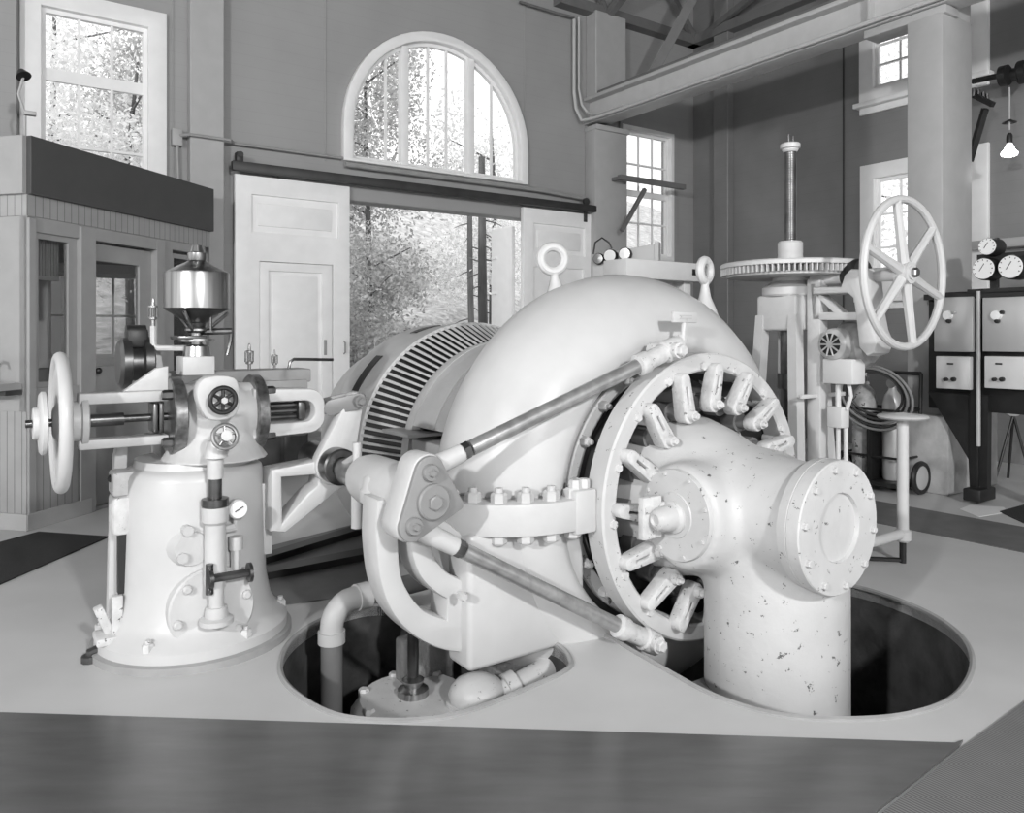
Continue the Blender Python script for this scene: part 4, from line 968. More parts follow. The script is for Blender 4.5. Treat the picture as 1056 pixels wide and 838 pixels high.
# side frame with lever on the left of the column
sf = lambda px, py: tuple(GF.hit(px, py, 0, -.05)[1:])
m = MB(); m.plate(GF(-.05, 0, 0), U, Z, [sf(*p) for p in ((121, 452), (160, 445), (160, 456), (131, 460), (127, 540), (126, 600), (119, 640), (110, 640), (112, 560), (117, 470))], (), .05, .005); m.build('side_frame', 'white_cast', gov, smooth=25)
m = MB(); q = GF.hit(128, 510, 0, .0); c = GF(0, -.26, q[2]); m.box(GF, (-.03, -.252, .50), (.06, -.18, .575), .01); m.box(GF, (-.04, -.252, .38), (.07, -.195, .50), .014); m.build('latch_box', 'worn_white', gov, smooth=25)
m = MB(); m.box(GF, (.03, -.236, .2), (.06, -.2, .385)); m.build('side_slot', 'black_iron', gov)
m = MB(); q = GF.hit(115, 493, 0, .02); m.cyl(GF(*q), GF(q[0], q[1] + .05, q[2]), .006, seg=8); m.ball(GF(*q), .013, 10); m.build('latch_knob', 'black_iron', gov)
q = GF.hit(108, 640, 0, .04); fr = GF.at(q[0], q[1], q[2])
m = MB(); fr2 = Frame(fr(), (T), (U * .93 + Z * .36), (Z * .93 - U * .36)); m.box(fr2, (-.02, -.015, -.05), (.02, .012, .05), .004); m.build('pedal', 'worn_white', gov, smooth=25)
m = MB(); m.box(GF, (.0, -.3, .06), (.1, -.22, .085), .006); m.box(GF, (.05, -.255, .06), (.08, -.225, .2), .004); m.build('pedal_bracket', 'worn_white', gov, smooth=25)
p = floor_at(93, 682); m = MB(); m.tube([p, p + Z * .03, p + V(.03, .01, .04)], .014, 8); m.cyl(p + V(.0, 0, .0), p + V(0, 0, .02), .025, seg=10); tag(m.build('pipe_fitting', 'dark_steel'), 'small dark pipe fitting on the floor left of the governor base', 'fitting')
# ================================================================ gear stand (penstock valve hoist)
gs = thing('gear_stand', 'white valve hoist stand with a big horizontal gear and a large spoked handwheel', 'hoist', SF(0, 0, 0))
sd = 3.6
zy = lambda py: at_depth(815, py, sd).z
m = MB()
m.lathe(SF(), Z, [(zy(306), .118), (zy(304), .125), (zy(297), .125), (zy(295), .11), (zy(290), .08), (zy(286), .078)], 40); m.build('top_flange', 'white_cast', gs, smooth=30)
m = MB(); m.box(SF, (-.108, -.108, zy(341)), (.108, .108, zy(305)), .014, 3); m.build('stand_head', 'white_cast', gs, smooth=30)
for sx, sy in ((-1, -1), (1, -1), (-1, 1), (1, 1)):
    m = MB()
    vs = []
    for z, k, w in ((zy(325), .088, .02), (zy(341), .09, .022), (.0, .135, .024)):
        c = SF(sx * k, sy * k, z)
        for dx, dy in ((-w, -w * 1.2), (w, -w * 1.2), (w, w * 1.2), (-w, w * 1.2)): vs.append(c + T * dx + U * dy)
    fs = [(0, 1, 2, 3), (8, 9, 10, 11)] + [(j * 4 + i, j * 4 + (i + 1) % 4, j * 4 + 4 + (i + 1) % 4, j * 4 + 4 + i) for j in range(2) for i in range(4)]
    m.add(vs, fs); m.build('leg', 'white_cast', gs, smooth=20)
m = MB(); m.box(SF, (-.23, -.23, 0), (.23, .23, .05), .01); m.box(SF, (-.17, -.17, .42), (.17, .17, .45), .004) if False else None; m.build('base_plate', 'white_cast', gs, smooth=25)
m = MB(); m.box(SF, (.16, -.165, zy(407)), (.175, .165, zy(403)), .003); m.build('tie_bar', 'white_cast', gs)
m = MB(); m.cyl(SF(0, 0, .05), SF(0, 0, zy(341)), .045, seg=16); m.cyl(SF(0, 0, .5), SF(0, 0, .62), .065, seg=16); m.cyl(SF(0, 0, .75), SF(0, 0, .82), .06, seg=16); m.build('lower_stem', 'dark_steel', gs)
GZ0, GZ1 = zy(284), zy(272); GR = .312
def gear(z0, z1, R, n):
    m = MB(); vs = []; prof = []
    N_ = n * 5
    ro = lambda i: R if (i % 5) in (0, 1) else R - .03
    lv = [(z0, 0, .2), (z0, 1, 0), (z0 + .03, 1, 0), (z0 + .032, 2, R + .004), (z1 - .006, 2, R + .004), (z1, 2, R - .004), (z1, 2, R - .05), (z1 - .008, 2, R - .055), (z1 - .008, 2, .06)]
    for z, t_, r in lv:
        for i in range(N_):
            rr = r if t_ in (0, 2) else ro(i); a = 2 * math.pi * i / N_
            vs.append(SF(rr * math.cos(a), rr * math.sin(a), z))
    fs = [(j * N_ + i, j * N_ + (i + 1) % N_, (j + 1) * N_ + (i + 1) % N_, (j + 1) * N_ + i) for j in range(len(lv) - 1) for i in range(N_)]
    return m.add(vs, fs)
gear(GZ0, GZ1, GR, 84).build('bevel_gear', 'white_cast', gs, smooth=25)
m = MB(); m.lathe(SF(), Z, [(GZ0 + .001, GR - .027), (GZ0 + .029, GR - .027)], 60); m.build('tooth_gaps', 'black_iron', gs)
m = MB(); m.lathe(SF(), Z, [(GZ0 - .012, .26), (GZ0 - .01, .285), (GZ0 + .004, .285), (GZ0 + .004, .05), (GZ0 - .012, .05), (GZ0 - .012, .26)], 48, cap=False); m.build('gear_web', 'cover_grey', gs, smooth=30)
m = MB(); m.lathe(SF(), Z, [(GZ1 - .01, .062), (zy(262), .055), (zy(261), .056), (zy(251), .056), (zy(249), .05), (zy(249), .0)], 28); m.build('hub_nut', 'white_cast', gs, smooth=30)
m = MB(); r0 = .026; pr = []
z = zy(262); zt = zy(156)
while z < zt: pr += [(z, r0), (z + .005, r0 + .0018), (z + .01, r0)]; z += .011
m.lathe(SF(), Z, pr, 18); m.build('screw_stem', 'dark_steel', gs, smooth=60)
m = MB(); m.cyl(SF(.0, -.008, zy(250)), SF(.0, -.008, zy(150)), .006, seg=6); m.build('stem_key', 'polished_steel', gs)
m = MB(); m.lathe(SF(), Z, [(zy(157), .03), (zy(155), .036), (zy(154), .036), (zy(153), .045), (zy(149), .045), (zy(148), .04)], 20); m.build('stop_collar', 'white_cast', gs, smooth=30)
m = MB(); m.cyl(SF(0, -.012, zy(149)), SF(0, -.012, zy(139)), .006, seg=8); m.cyl(SF(0, .022, zy(149)), SF(0, .022, zy(140)), .005, seg=8); m.build('stem_tip', 'dark_steel', gs)
# side post, bracket and gearbox carrying the handwheel
st = lambda px, py, b=0.0: SF.hit(px, py, 1, b)      # plane u = b -> (a, b, c)
bx = -.02
P_ = lambda px, py: (SF.hit(px, py, 1, bx)[0], SF.hit(px, py, 1, bx)[2])
m = MB(); a0, a1 = P_(836, 400)[0], P_(850, 400)[0]; m.box(SF, (a0, bx - .03, 0), (a1, bx + .03, zy(290)), .006); m.build('side_post', 'white_cast', gs, smooth=25)
m = MB(); m.plate(SF(0, bx, 0), T, Z, [P_(*p) for p in ((839, 292), (845, 292), (846, 300), (872, 322), (894, 322), (894, 330), (842, 330))], [[P_(*p) for p in ((847, 307), (863, 322), (847, 322))]], .06, .004); m.build('post_bracket', 'white_cast', gs, smooth=25)
m = MB(); m.plate(SF(0, bx, 0), T, Z, [P_(*p) for p in ((846, 296), (875, 296), (879, 284), (885, 278), (901, 278), (906, 325), (909, 340), (914, 352), (910, 364), (902, 367), (894, 358), (891, 330), (888, 308), (882, 303), (846, 304))], (), .13, .015); m.build('gear_box', 'white_cast', gs, smooth=30)
wc = SF.hit(933, 281.5, 1, 0.0); WC = SF(*wc)
m = MB(); m.cyl(SF(.12, 0, wc[2]), WC + T * .035, .03, seg=16); m.build('wheel_shaft', 'white_cast', gs)
m = MB(); pc = SF(.27, 0, wc[2]); m.lathe(pc, T, [(0, .035), (.03, .06), (.06, .075), (.09, .075), (.1, .05)], 24); m.build('pinion', 'black_iron', gs)
R = .300
wheel('large_hand_wheel', WC, T, R, .0165, 6, 'white_enamel', .045, gs, phase=R_(12), hubl=.028, sr=.019)
m = MB(); m.hexnut(WC + T * .03, T, .02, .025); m.build('wheel_nut', 'polished_steel', gs)
# motor under the gearbox
mc = at_depth(856, 355, 3.33)
m = MB(); m.lathe(mc, U, [(0, .02), (.0, .05), (.012, .066), (.03, .07), (.15, .07), (.17, .08), (.21, .08), (.23, .05)], 32); mot = m.build('motor', 'cover_grey', gs, smooth=30)
m = MB(); m.lathe(mc - U * .002, U, [(0, .0), (0, .046), (.006, .05)], 28, cap=False); fs_ = m.build('fan_opening', 'black_iron', mot)
m = MB()
for k in range(10):
    a = 2 * math.pi * k / 10; e = (T * math.cos(a) + Z * math.sin(a)); m.tube([mc - U * .004 + e * .01, mc - U * .002 + e * .052], .0042, 5)
m.cyl(mc - U * .008, mc + U * .004, .014, seg=14); m.build('fan_grille', 'cover_grey', mot)
m = MB(); fr = Frame(mc, T, U); m.box(fr, (-.05, .02, -.17), (.09, .12, -.062), .006); m.build('starter_box', 'panel_light', gs, smooth=25)
m = MB(); m.lathe(mc + U * .15 + T * .03, T, [(-.05, .1), (.05, .1), (.07, .08)], 28); m.build('belt_guard', 'rod_steel', gs)
m = MB(); m.box(fr, (-.035, .03, -.36), (.035, .09, -.27), .005); m.build('switch_box', 'panel_light', gs, smooth=25)
m = MB(); m.tube([fr(0, .06, -.17), fr(0, .06, -.28)], .012, 8); m.tube([fr(.05, .06, -.17), fr(.06, .06, -.22), fr(.04, .06, -.28)], .009, 8); m.tube([fr(.0, .06, -.36), fr(0, .06, mc.z * -1 + .02)], .010, 8); m.tube([fr(.03, .07, -.36), fr(.03, .07, -mc.z + .02)], .010, 8); m.build('motor_conduit', 'panel_light', gs)

# ================================================================ small handwheel post beside it
b = floor_at(931, 580); d = b.y
hp_ = thing('valve_post', 'slim white floor post with a flat round handwheel, right of the turbine outlet', 'valve post', b)
pz_ = lambda py: at_depth(933, py, d).z
m = MB(); m.cyl(V(b.x, b.y, 0), V(b.x, b.y, pz_(557)), .014, seg=10); m.build('dark_foot', 'black_iron', hp_)
m = MB(); m.cyl(V(b.x, b.y, pz_(558)), V(b.x, b.y, pz_(433)), .024, seg=16); m.lathe(V(b.x, b.y, 0), Z, [(pz_(558), .026), (pz_(556), .034), (pz_(547), .034), (pz_(545), .025)], 16); m.build('post', 'white_enamel', hp_)
m = MB(); m.lathe(V(b.x, b.y, 0), Z, [(pz_(433), .02), (pz_(432), .06), (pz_(431.5), .098), (pz_(429.5), .106), (pz_(427.5), .098), (pz_(427), .05), (pz_(426), .03), (pz_(425), 0)], 40); m.build('hand_wheel', 'white_enamel', hp_, smooth=50)
m = MB(); e = V(b.x, b.y, pz_(550)); m.cyl(e, e - T * .0 - U * .35, .022, seg=14); m.build('side_pipe', 'white_enamel', hp_)
m = MB(); m.tube([V(b.x, b.y, .012), V(b.x - .2, b.y - .05 + .08, .012), V(b.x - .3, b.y + .12, .012)], .01, 6); m.build('foot_bar', 'black_iron', hp_)

# ================================================================ concrete pedestal of the front column
m = MB(); m.box(BW, (A0 - .06, c1a - .09, 0), (A1 + .08, c1b + .14, .49), .012); struct(m.build('pillar_base', 'concrete', smooth=25), 'concrete base of the front column')

# ================================================================ gas cylinder cart
cb_ = floor_at(905, 503); cd = cb_.y
CF = Frame((cb_.x, cb_.y, 0), T, U)
cart = thing('cylinder_cart', 'black wheeled cart holding two gas cylinders behind the turbine outlet', 'cart', CF())
m = MB(); m.box(CF, (-.22, -.14, .04), (.22, .14, .07), .006)
for a in (-.2, .2): m.tube([CF(a, .13, .05), CF(a, .15, .5), CF(a, .16, .75)], .012, 8)
for c in (.22, .52): m.tube([CF(-.2, .14, c), CF(.2, .14, c)], .012, 8); m.tube([CF(-.2, .14, c), CF(-.2, -.1, c), CF(.2, -.1, c), CF(.2, .14, c)], .008, 6)
m.tube([CF(-.2, .16, .75), CF(.2, .16, .75)], .012, 8); m.box(CF, (-.01, -.11, .07), (.02, .12, .5)); m.build('cart_frame', 'black_iron', cart)
for a in (-.25, .27):
    m = MB(); m.ring(CF(a, .02, .105), T, .088, .018, 32, 8); w = m.build('wheel', 'black_iron', cart)
    m = MB(); m.lathe(CF(a, .02, .105), T, [(-.012, .03), (-.01, .075), (.01, .075), (.018, .03), (.018, 0)], 28); m.build('wheel_disc', 'cover_grey', w)
for a, r, h, lb, mat in ((-.09, .075, .62, 'tall worn gas cylinder on the left side of the black cart', 'bottle_paint'), (.10, .06, .60, 'slimmer pale gas cylinder on the right side of the black cart', 'panel_alu')):
    c = CF(a, 0, .072); bt = thing('gas_cylinder', lb, 'gas cylinder', c)
    m = MB(); m.lathe(c, Z, [(0, r * .9), (.02, r), (h - .12, r), (h - .06, r * .8), (h - .03, r * .45), (h, r * .35)], 28); m.build('tank', mat, bt)
    m = MB(); m.cyl(c + Z * h, c + Z * (h + .06), .02, seg=10); m.cyl(c + Z * (h + .03) - U * .05, c + Z * (h + .03) + U * .03, .012, seg=8); m.build('valve', 'brass', bt)
    m = MB(); m.lathe(c + Z * (h + .02) - U * .06 + T * .03, -U, [(0, .028), (.015, .03), (.018, .0)], 16); m.build('regulator', 'brass', bt)
hc_ = CF(.07, -.16, .62)
hose = thing('hose_coil', 'coil of dark and pale welding hose hung on the cylinder cart', 'hose', hc_)
for k, (dr, mt) in enumerate(((0, 'hose_rubber'), (.018, 'hose_light'), (.035, 'hose_rubber'), (.05, 'hose_light'), (-.02, 'hose_rubber'))):
    pts = [hc_ - U * (.012 * (k % 2)) + T * ((.20 + dr) * math.cos(2 * math.pi * i / 40)) + Z * ((.16 + dr * .9) * math.sin(2 * math.pi * i / 40) - dr * .4) - U * .05 * math.sin(2 * math.pi * i / 40) for i in range(40)]
    m = MB(); m.tube(pts, .0085, 8, True); m.build('hose_loop', mt, hose)

# ================================================================ switchboard
_sb = BW.hit(1018, 345, 1, c1a - .115); SB = Frame(BW(_sb[0], c1a - .115, 0), -U, T)       # a out of the front, b towards the camera
def sp(px, py, a=0.0): return SB.hit(px, py, 0, a)
sw = thing('switchboard', 'black switchboard frame with four pale metal instrument boxes', 'switchboard', SB(0, 0, 0))
bl_, br_ = sp(955, 350)[1], sp(1120, 350)[1]
m = MB()
m.box(SB, (-.06, bl_, sp(1000, 424)[2]), (-.03, br_, sp(1000, 300)[2]), .003)
for px in (1006, 1095):
    q = sp(px, 400)[1]; m.box(SB, (-.1, q - .025, .0), (.02, q + .025, sp(px, 300)[2]), .003)
q = sp(1010, 400)[1]; m.box(SB, (-.1, q - .05, .015), (.1, q + .05, .09), .01); m.plate(SB(-.02, 0, 0), T, Z, [(q - .3, .64), (q + .05, .64), (q + .045, .02), (q - .05, .02), (q - .06, .25)], (), .05)
m.box(SB, (-.06, bl_, sp(1000, 308)[2]), (.03, br_, sp(1000, 302)[2]))
m.build('frame', 'black_iron', sw, smooth=25)
def sbox(x0, x1, y0, y1, dep, nm, mat, feats):
    (_, b0, c1), (_, b1, c0) = sp(x0, y0, dep), sp(x1, y1, dep)
    m = MB(); m.box(SB, (-.04, b0, c0), (dep, b1, c1), .005, 2); o = m.build(nm, mat, sw, smooth=25)
    for px, py, r, mt in feats:
        c = SB(*sp(px, py, dep)); m = MB(); m.lathe(c, -U, [(-.002, r), (.02, r * .9), (.022, 0)], 14); m.build('knob', mt, o)
    return o
for dx, w in ((0, 0), (50, 6)):
    o1 = sbox(963 + dx, 1003 + dx + w, 307, 363, .05, 'meter_box', 'panel_alu', [(978 + dx, 325, .03, 'gauge_face'), (979 + dx, 331, .014, 'black_iron'), (984 + dx, 322, .012, 'black_iron' if dx else 'panel_alu')])
    o2 = sbox(965 + dx, 1000 + dx + w, 367, 402, .06, 'relay_box', 'panel_light', [(976 + dx, 391, .012, 'black_iron'), (984 + dx, 391, .014, 'black_iron')])
    c = SB(*sp(980 + dx, 375, .06)); fr = Frame(c, -U, T); m = MB(); m.box(fr, (0, -.018, -.005), (.003, .018, .005)); m.build('name_tag', 'black_iron', o2)
m = MB(); q = sp(1009, 400, .03); m.cyl(SB(.03, q[1], sp(1010, 460, .03)[2]), SB(.03, q[1], sp(1010, 300, .03)[2]), .012, seg=8); m.build('riser_conduit', 'cover_grey', sw)
# dial instruments above the boxes
for px, py, r, lb in ((1018, 254, .052, 'small white dial on top above two larger dials'), (1014, 277, .066, 'larger white dial in a black case, left one under the small dial'), (1042, 275, .07, 'larger white dial in a black case, right one near the frame edge')):
    c = SB(*sp(px, py, .07)); g_ = MB(); g_.lathe(c, -U, [(-.13, r * .8), (-.12, r * 1.02), (-.02, r * 1.02), (0, r * .95)], 28); go = g_.build('dial_case', 'black_iron', sw)
    m = MB(); m.lathe(c, -U, [(.0, r * .93), (.004, r * .9), (.004, 0)], 28); m.build('dial_face', 'gauge_face', go)
    fr = Frame(c - U * .006, -U, T); m = MB(); m.tube([fr(0, -r * .3, -r * .2), fr(0, r * .1, r * .45)], .002, 5)
    for k in range(9): a = R_(-30 + 30 * k); m.tube([fr(0, r * .72 * math.cos(a), r * .72 * math.sin(a)), fr(0, r * .82 * math.cos(a), r * .82 * math.sin(a))], .0025, 4)
    m.build('needle', 'black_iron', go)
m = MB(); q0, q1 = sp(1000, 292), sp(1110, 292); m.box(SB, (-.03, q0[1], sp(1010, 303)[2]), (.03, q1[1], sp(1010, 298)[2])); q = sp(1022, 290)[1]; m.box(SB, (-.06, q - .02, sp(1010, 300)[2]), (-.03, q + .02, sp(1010, 246)[2])); m.box(SB, (-.06, sp(1005, 260)[1], sp(1010, 272)[2]), (-.03, sp(1060, 260)[1], sp(1010, 262)[2])); m.build('dial_rail', 'black_iron', sw)
# grey cable duct behind
q = RW.hit(1040, 250, 0, .15); m = MB(); m.box(RW, (0.005, q[1] - .3, q[2] - .03), (.12, q[1] + 1.6, q[2] + .04), .004); tag(m.build('cable_duct', 'pillar_paint', smooth=25), 'grey cable duct along the side wall behind the dials', 'duct')
# lamp on a tripod by the switchboard
lp = floor_at(1078, 496); tl = thing('tripod_lamp', 'lamp on black tripod legs under the switchboard', 'lamp', lp)
hd = at_depth(1045, 420, lp.y)
m = MB(); m.lathe(hd, (-.5, -.85, .1), [(-.08, .03), (-.06, .05), (0, .062), (.02, .06)], 24); m.build('lamp_head', 'cover_grey', tl)
for dx, dy in ((-.35, -.05), (.25, -.1), (.1, .3)):
    m = MB(); m.cyl(hd + Z * -.05, V(hd.x + dx * .4, hd.y + dy * .4, 0), .009, seg=8); m.build('leg', 'black_iron', tl)

# ================================================================ hanging bulb and machinery high on the side wall
ld = 5.6
b = at_depth(1041, 158, ld); hl = thing('hanging_lamp', 'lit bulb hanging under a small dark shade at the right edge', 'lamp', b)
m = MB(); m.cyl(at_depth(1041, 134, ld), at_depth(1041, 90, ld), .006, seg=6); m.build('cord', 'cover_grey', hl)
m = MB(); m.lathe(at_depth(1041, 126, ld), -Z, [(-.02, .01), (-.012, .02), (.0, .045), (.004, .048)], 20, cap=False); m.build('shade', 'black_iron', hl)
m = MB(); m.lathe(at_depth(1041, 140, ld), -Z, [(-.02, .012), (0, .02), (.05, .02), (.055, .016)], 14); m.build('socket', 'black_iron', hl)
m = MB(); c = at_depth(1041, 157, ld); m.lathe(c, Z, [(-.03, .03), (-.022, .05), (-.005, .055), (.02, .035), (.06, .016)], 20); m.build('bulb', 'lamp_glow', hl)
bd = 5.9
mk = thing('line_shaft_bracket', 'dark pulley shaft assembly on a bracket beneath the upper side window', 'shaft bracket', at_depth(1030, 90, bd))
m = MB(); p, q = at_depth(1003, 84, 6.0), at_depth(1075, 68, 5.6); m.cyl(p, q, .022, seg=10)
m.build('shaft', 'black_iron', mk)
for px, py, r, w in ((1036, 78, .075, .05), (1047, 77, .05, .04), (1056, 74, .085, .06)):
    c = at_depth(px, py, 5.75); m = MB(); d = (q - p).normalized(); m.cyl(c - d * w / 2, c + d * w / 2, r, seg=20); m.build('pulley', 'black_iron', mk)
m = MB(); bar(m, at_depth(1000, 96, 6.0), at_depth(1024, 108, 5.8), .018); bar(m, at_depth(1016, 112, 5.9), at_depth(1000, 166, 6.1), .02); m.build('brace', 'black_iron', mk)
for px in (1004, 1009, 1014, 1018):
    m = MB(); c = at_depth(px, 95 + (px - 1004) * .4, 5.95); m.cyl(c - Z * .03, c + Z * .03, .014, seg=8); m.build('insulator', 'dark_steel', mk)
# brace across the corner window
m = MB(); q0 = BW.hit(639, 182, 0, .3); q1 = BW.hit(706, 193, 0, .3); m.box(BW, (.27, q0[1], q0[2] - .03), (.32, q1[1], q0[2] + .02)); p0, p1 = BW(*BW.hit(665, 195, 0, .3)), BW(*BW.hit(641, 238, 0, .3)); bar(m, p0, p1, .018); m.box(BW, (0, q0[1] + .02, q0[2] - .02), (.3, q0[1] + .06, q0[2] + .015)); tag(m.build('shaft_hanger', 'truss_paint', smooth=25), 'grey angle iron bracket in front of the corner window', 'bracket')

# ================================================================ gauge board behind the turbine
gd = 4.4
GB = Frame(at_depth(645, 345, gd), T, U); GB.o.z = 0
gb = thing('gauge_stand', 'stand with three round gauges seen above the turbine casing', 'gauge stand', GB())
GBF = Frame(GB(), (-.35, -.94, 0), (.94, -.35, 0))
q = lambda px, py, a=0: GBF.hit(px, py, 0, a)
m = MB(); (_, x0, z1), (_, x1, z0) = q(640, 253), q(677, 286); (_, x2, z3) = q(612, 272)
m.plate(GBF(0, 0, 0), GBF.ax[1], Z, [(x2, z0), (x1, z0), (x1, z1), (x0 + .05, z1 - .02), (x2, q(612, 264)[2])], (), .03, .002); m.box(GBF, (-.05, x1 - .01, z0), (.02, x1 + .015, z1 + .01)); m.build('board', 'pillar_paint', gb, smooth=25)
for (px, py, r), mt in zip(((618, 267, .03), (630, 264, .036), (645, 262, .034)), ('dark_steel', 'panel_light', 'panel_alu')):
    c = GBF(*q(px, py, .03)); m = MB(); m.lathe(c, GBF.ax[0], [(-.03, r * .8), (-.02, r * 1.08), (.02, r * 1.08), (.028, r * .95)], 24); g_ = m.build('gauge', 'black_iron', gb); m = MB(); m.lathe(c + GBF.ax[0] * .0285, GBF.ax[0], [(0, r * .92), (.002, 0)], 24); m.build('gauge_face', mt, g_)
m = MB(); c = [GBF(*q(px, py, .02)) for px, py in ((612, 262), (614, 250), (621, 245), (628, 250), (631, 256))]; m.tube(c, .005, 6); m.build('cable_loop', 'black_iron', gb)
for px in (625, 665):
    m = MB(); k = q(px, 290)[1]; m.box(GBF, (-.03, k - .02, 0), (.01, k + .02, z0 + .02)); m.build('leg', 'black_iron', gb)
fr = Frame(at_depth(677, 281, 3.75), T, U); fr.o.z = 0
sb_ = thing('white_bench', 'white bench beam with a dark slot in its end behind the turbine top', 'bench', fr())
zt = at_depth(700, 270, 3.75).z; h_ = fr.hit(637, 280, 0, 0)[1]; k_ = fr.hit(713, 280, 0, 0)[1]
m = MB(); m.box(fr, (-.1, h_, zt - .09), (.06, k_, zt), .004); m.build('beam', 'white_cast', sb_, smooth=25)
m = MB(); m.box(fr, (.055, k_ - .06, zt - .06), (.063, k_ - .035, zt - .03)); m.build('slot', 'black_iron', sb_)
for bb in (h_ + .05, k_ - .05): m = MB(); m.box(fr, (-.06, bb - .025, 0), (.02, bb + .025, zt - .08), .004); m.build('leg', 'white_cast', sb_, smooth=25)
# ================================================================ office booth
BC = floor_at(28, 547)
E1 = V(.245, .9695, 0).normalized(); N1 = V(E1.y, -E1.x, 0)
BF = Frame((BC.x, BC.y, 0), N1, E1)                 # right face: a outwards, b away from the corner
LF = Frame((BC.x, BC.y, 0), -E1, -N1)               # left face: a outwards (to the camera), b to the left
booth = thing('office_booth', 'boarded control office booth with glazed door and dark cornice at the left', 'booth', BF(-.4, .7, 0))
bp = lambda px, py, a=0: BF.hit(px, py, 0, a)[1:]
lp_ = lambda px, py, a=0: LF.hit(px, py, 0, a)[1:]
BE = bp(216, 300)[0]
ZC1, ZC0, ZF = bp(28, 140)[1], bp(28, 200)[1], bp(28, 222)[1]
TH = .05
dx0, dx1, dzt = bp(97, 300)[0], bp(160, 300)[0], bp(97, 248)[1]
wx0, wx1, wzt, wzb = bp(37, 300)[0], bp(82, 300)[0], bp(37, 239)[1], bp(40, 400)[1]
vx0, vx1 = bp(178, 300)[0], bp(213, 300)[0]
m = MB(); m.plate(BF(-TH / 2), E1, Z, rect(0, BE, .0, ZF), [rect(dx0, dx1, .02, dzt), rect(wx0, wx1, wzb, wzt), rect(vx0, vx1, wzb, wzt + .02)], TH, .003); m.build('front_frame', 'booth_paint', booth, smooth=20)
for lo_, hi_ in (((-.01, .04, .085), (.006, wx1 - .02, wzb - .04)), ((-.02, 0.0, ZF), (.004, BE, ZC0)), ((-.01, vx0 + .01, .085), (.006, vx1 - .01, wzb - .04))):
    m = MB(); m.box(BF, lo_, hi_); m.build('bead_boarding', 'bead_board', booth, smooth=0)
m = MB(); m.box(BF, (-.05, -.005, ZC0), (.03, BE + .01, ZC1), .004); m.build('cornice', 'cornice_dark', booth, smooth=20)
for b0_, b1_ in ((-.01, dx0 - .03), (dx1 + .02, BE)):
    m = MB(); m.box(BF, (-.01, b0_, 0), (.015, b1_, .085), .003); m.build('skirting', 'cover_grey', booth, smooth=20)
# posts and door casings stand a little proud
m = MB()
for b0_, b1_ in ((wx1 - .002, dx0 + .002), (dx1, dx1 + .075), (0, .045)): m.box(BF, (-.02, b0_, 0.0), (.014, b1_, ZF - .01), .004)
m.box(BF, (-.02, dx0, dzt), (.012, dx1, dzt + .07), .003); m.build('door_casing', 'booth_paint', booth, smooth=20)
# door leaf with one big glass
gz0, gz1 = bp(100, 378)[1], bp(100, 268)[1]; gx0, gx1 = dx0 + .04, bp(148, 300)[0]
m = MB(); m.plate(BF(-.045), E1, Z, rect(dx0, dx1, .02, dzt - .01), [rect(gx0, gx1, gz0, gz1)], .03, .003); m.box(BF, (-.052, gx0, .12), (-.036, gx1, gz0 - .08), .002); dr = m.build('door', 'booth_paint', booth, smooth=20)
m = MB(); m.box(BF, (-.047, gx0, gz0), (-.043, gx1, gz1)); m.build('door_glass', 'booth_glass', dr, smooth=0)
m = MB(); k = bp(99, 382); m.cyl(BF(-.03, dx0 + .02, k[1]), BF(.01, dx0 + .02, k[1]), .012, seg=10); m.ball(BF(.015, dx0 + .02, k[1]), .018, 12); m.build('door_knob', 'black_iron', dr)
for b0_, b1_ in ((wx0, wx1), (vx0, vx1)):
    m = MB(); m.plate(BF(-.03), E1, Z, rect(b0_, b1_, wzb, wzt), [rect(b0_ + .03, b1_ - .06, wzb + .03, wzt - .03)], .03); w_ = m.build('window_sash', 'booth_paint', booth, smooth=20)
    m = MB(); m.box(BF, (-.032, b0_ + .02, wzb + .02), (-.028, b1_ - .05, wzt - .02)); m.build('window_glass', 'booth_glass', w_, smooth=0)
# slatted blind inside the first window
m = MB()
for k in range(11): b_ = wx0 + .03 + (wx1 - wx0 - .1) * k / 10; m.box(BF, (-.09, b_, wzt - .22), (-.08, b_ + .009, wzt - .02))
m.box(BF, (-.092, wx0 + .02, wzt - .24), (-.078, wx1 - .06, wzt - .215)); m.build('slatted_screen', 'pipe_grey', booth)
# left face
LE = 1.3
m = MB(); m.plate(LF(-TH / 2), -N1, Z, rect(0, LE, 0, ZF), (), TH, .003); m.build('left_frame', 'booth_front_paint', booth, smooth=20)
for lo_, hi_ in (((-.01, .0, .085), (.005, LE, lp_(10, 424)[1])), ((-.02, 0, ZF), (.004, LE, ZC0))):
    m = MB(); m.box(LF, lo_, hi_); m.build('bead_boarding', 'bead_front', booth, smooth=0)
m = MB(); m.box(LF, (-.05, -.0, ZC0), (.03, LE, ZC1), .004); m.build('left_cornice', 'booth_front_paint', booth, smooth=20)
m = MB(); m.box(LF, (-.01, -.012, 0), (.015, LE, .085), .003); m.build('left_skirting', 'cover_grey', booth, smooth=20)
lt = lp_(14, 396, .1)[1]
m = MB(); m.box(LF, (0, .03, lt - .035), (.16, LE, lt), .004); m.build('counter_ledge', 'booth_front_paint', booth, smooth=20)
m = MB(); m.box(LF, (0.0, .03, lt - .06), (.1, LE, lt - .035)); m.build('ledge_batten', 'dark_wood', booth)
# rear returns, roof and floor-level lining
m = MB(); E2 = Frame(BF(0, BE, 0), E1, -N1); m.plate(E2(-TH / 2), -N1, Z, rect(0, 1.3, 0, ZC1), [rect(.06, 1.2, .55, 1.5)], TH); m.build('end_wall', 'booth_paint', booth)
m = MB(); m.box(BF, (-1.3, 0, ZC0 + .05), (-.05, BE, ZC0 + .08)); m.build('roof_deck', 'booth_paint', booth)
tb = lp_(14, 417, .05)[1]
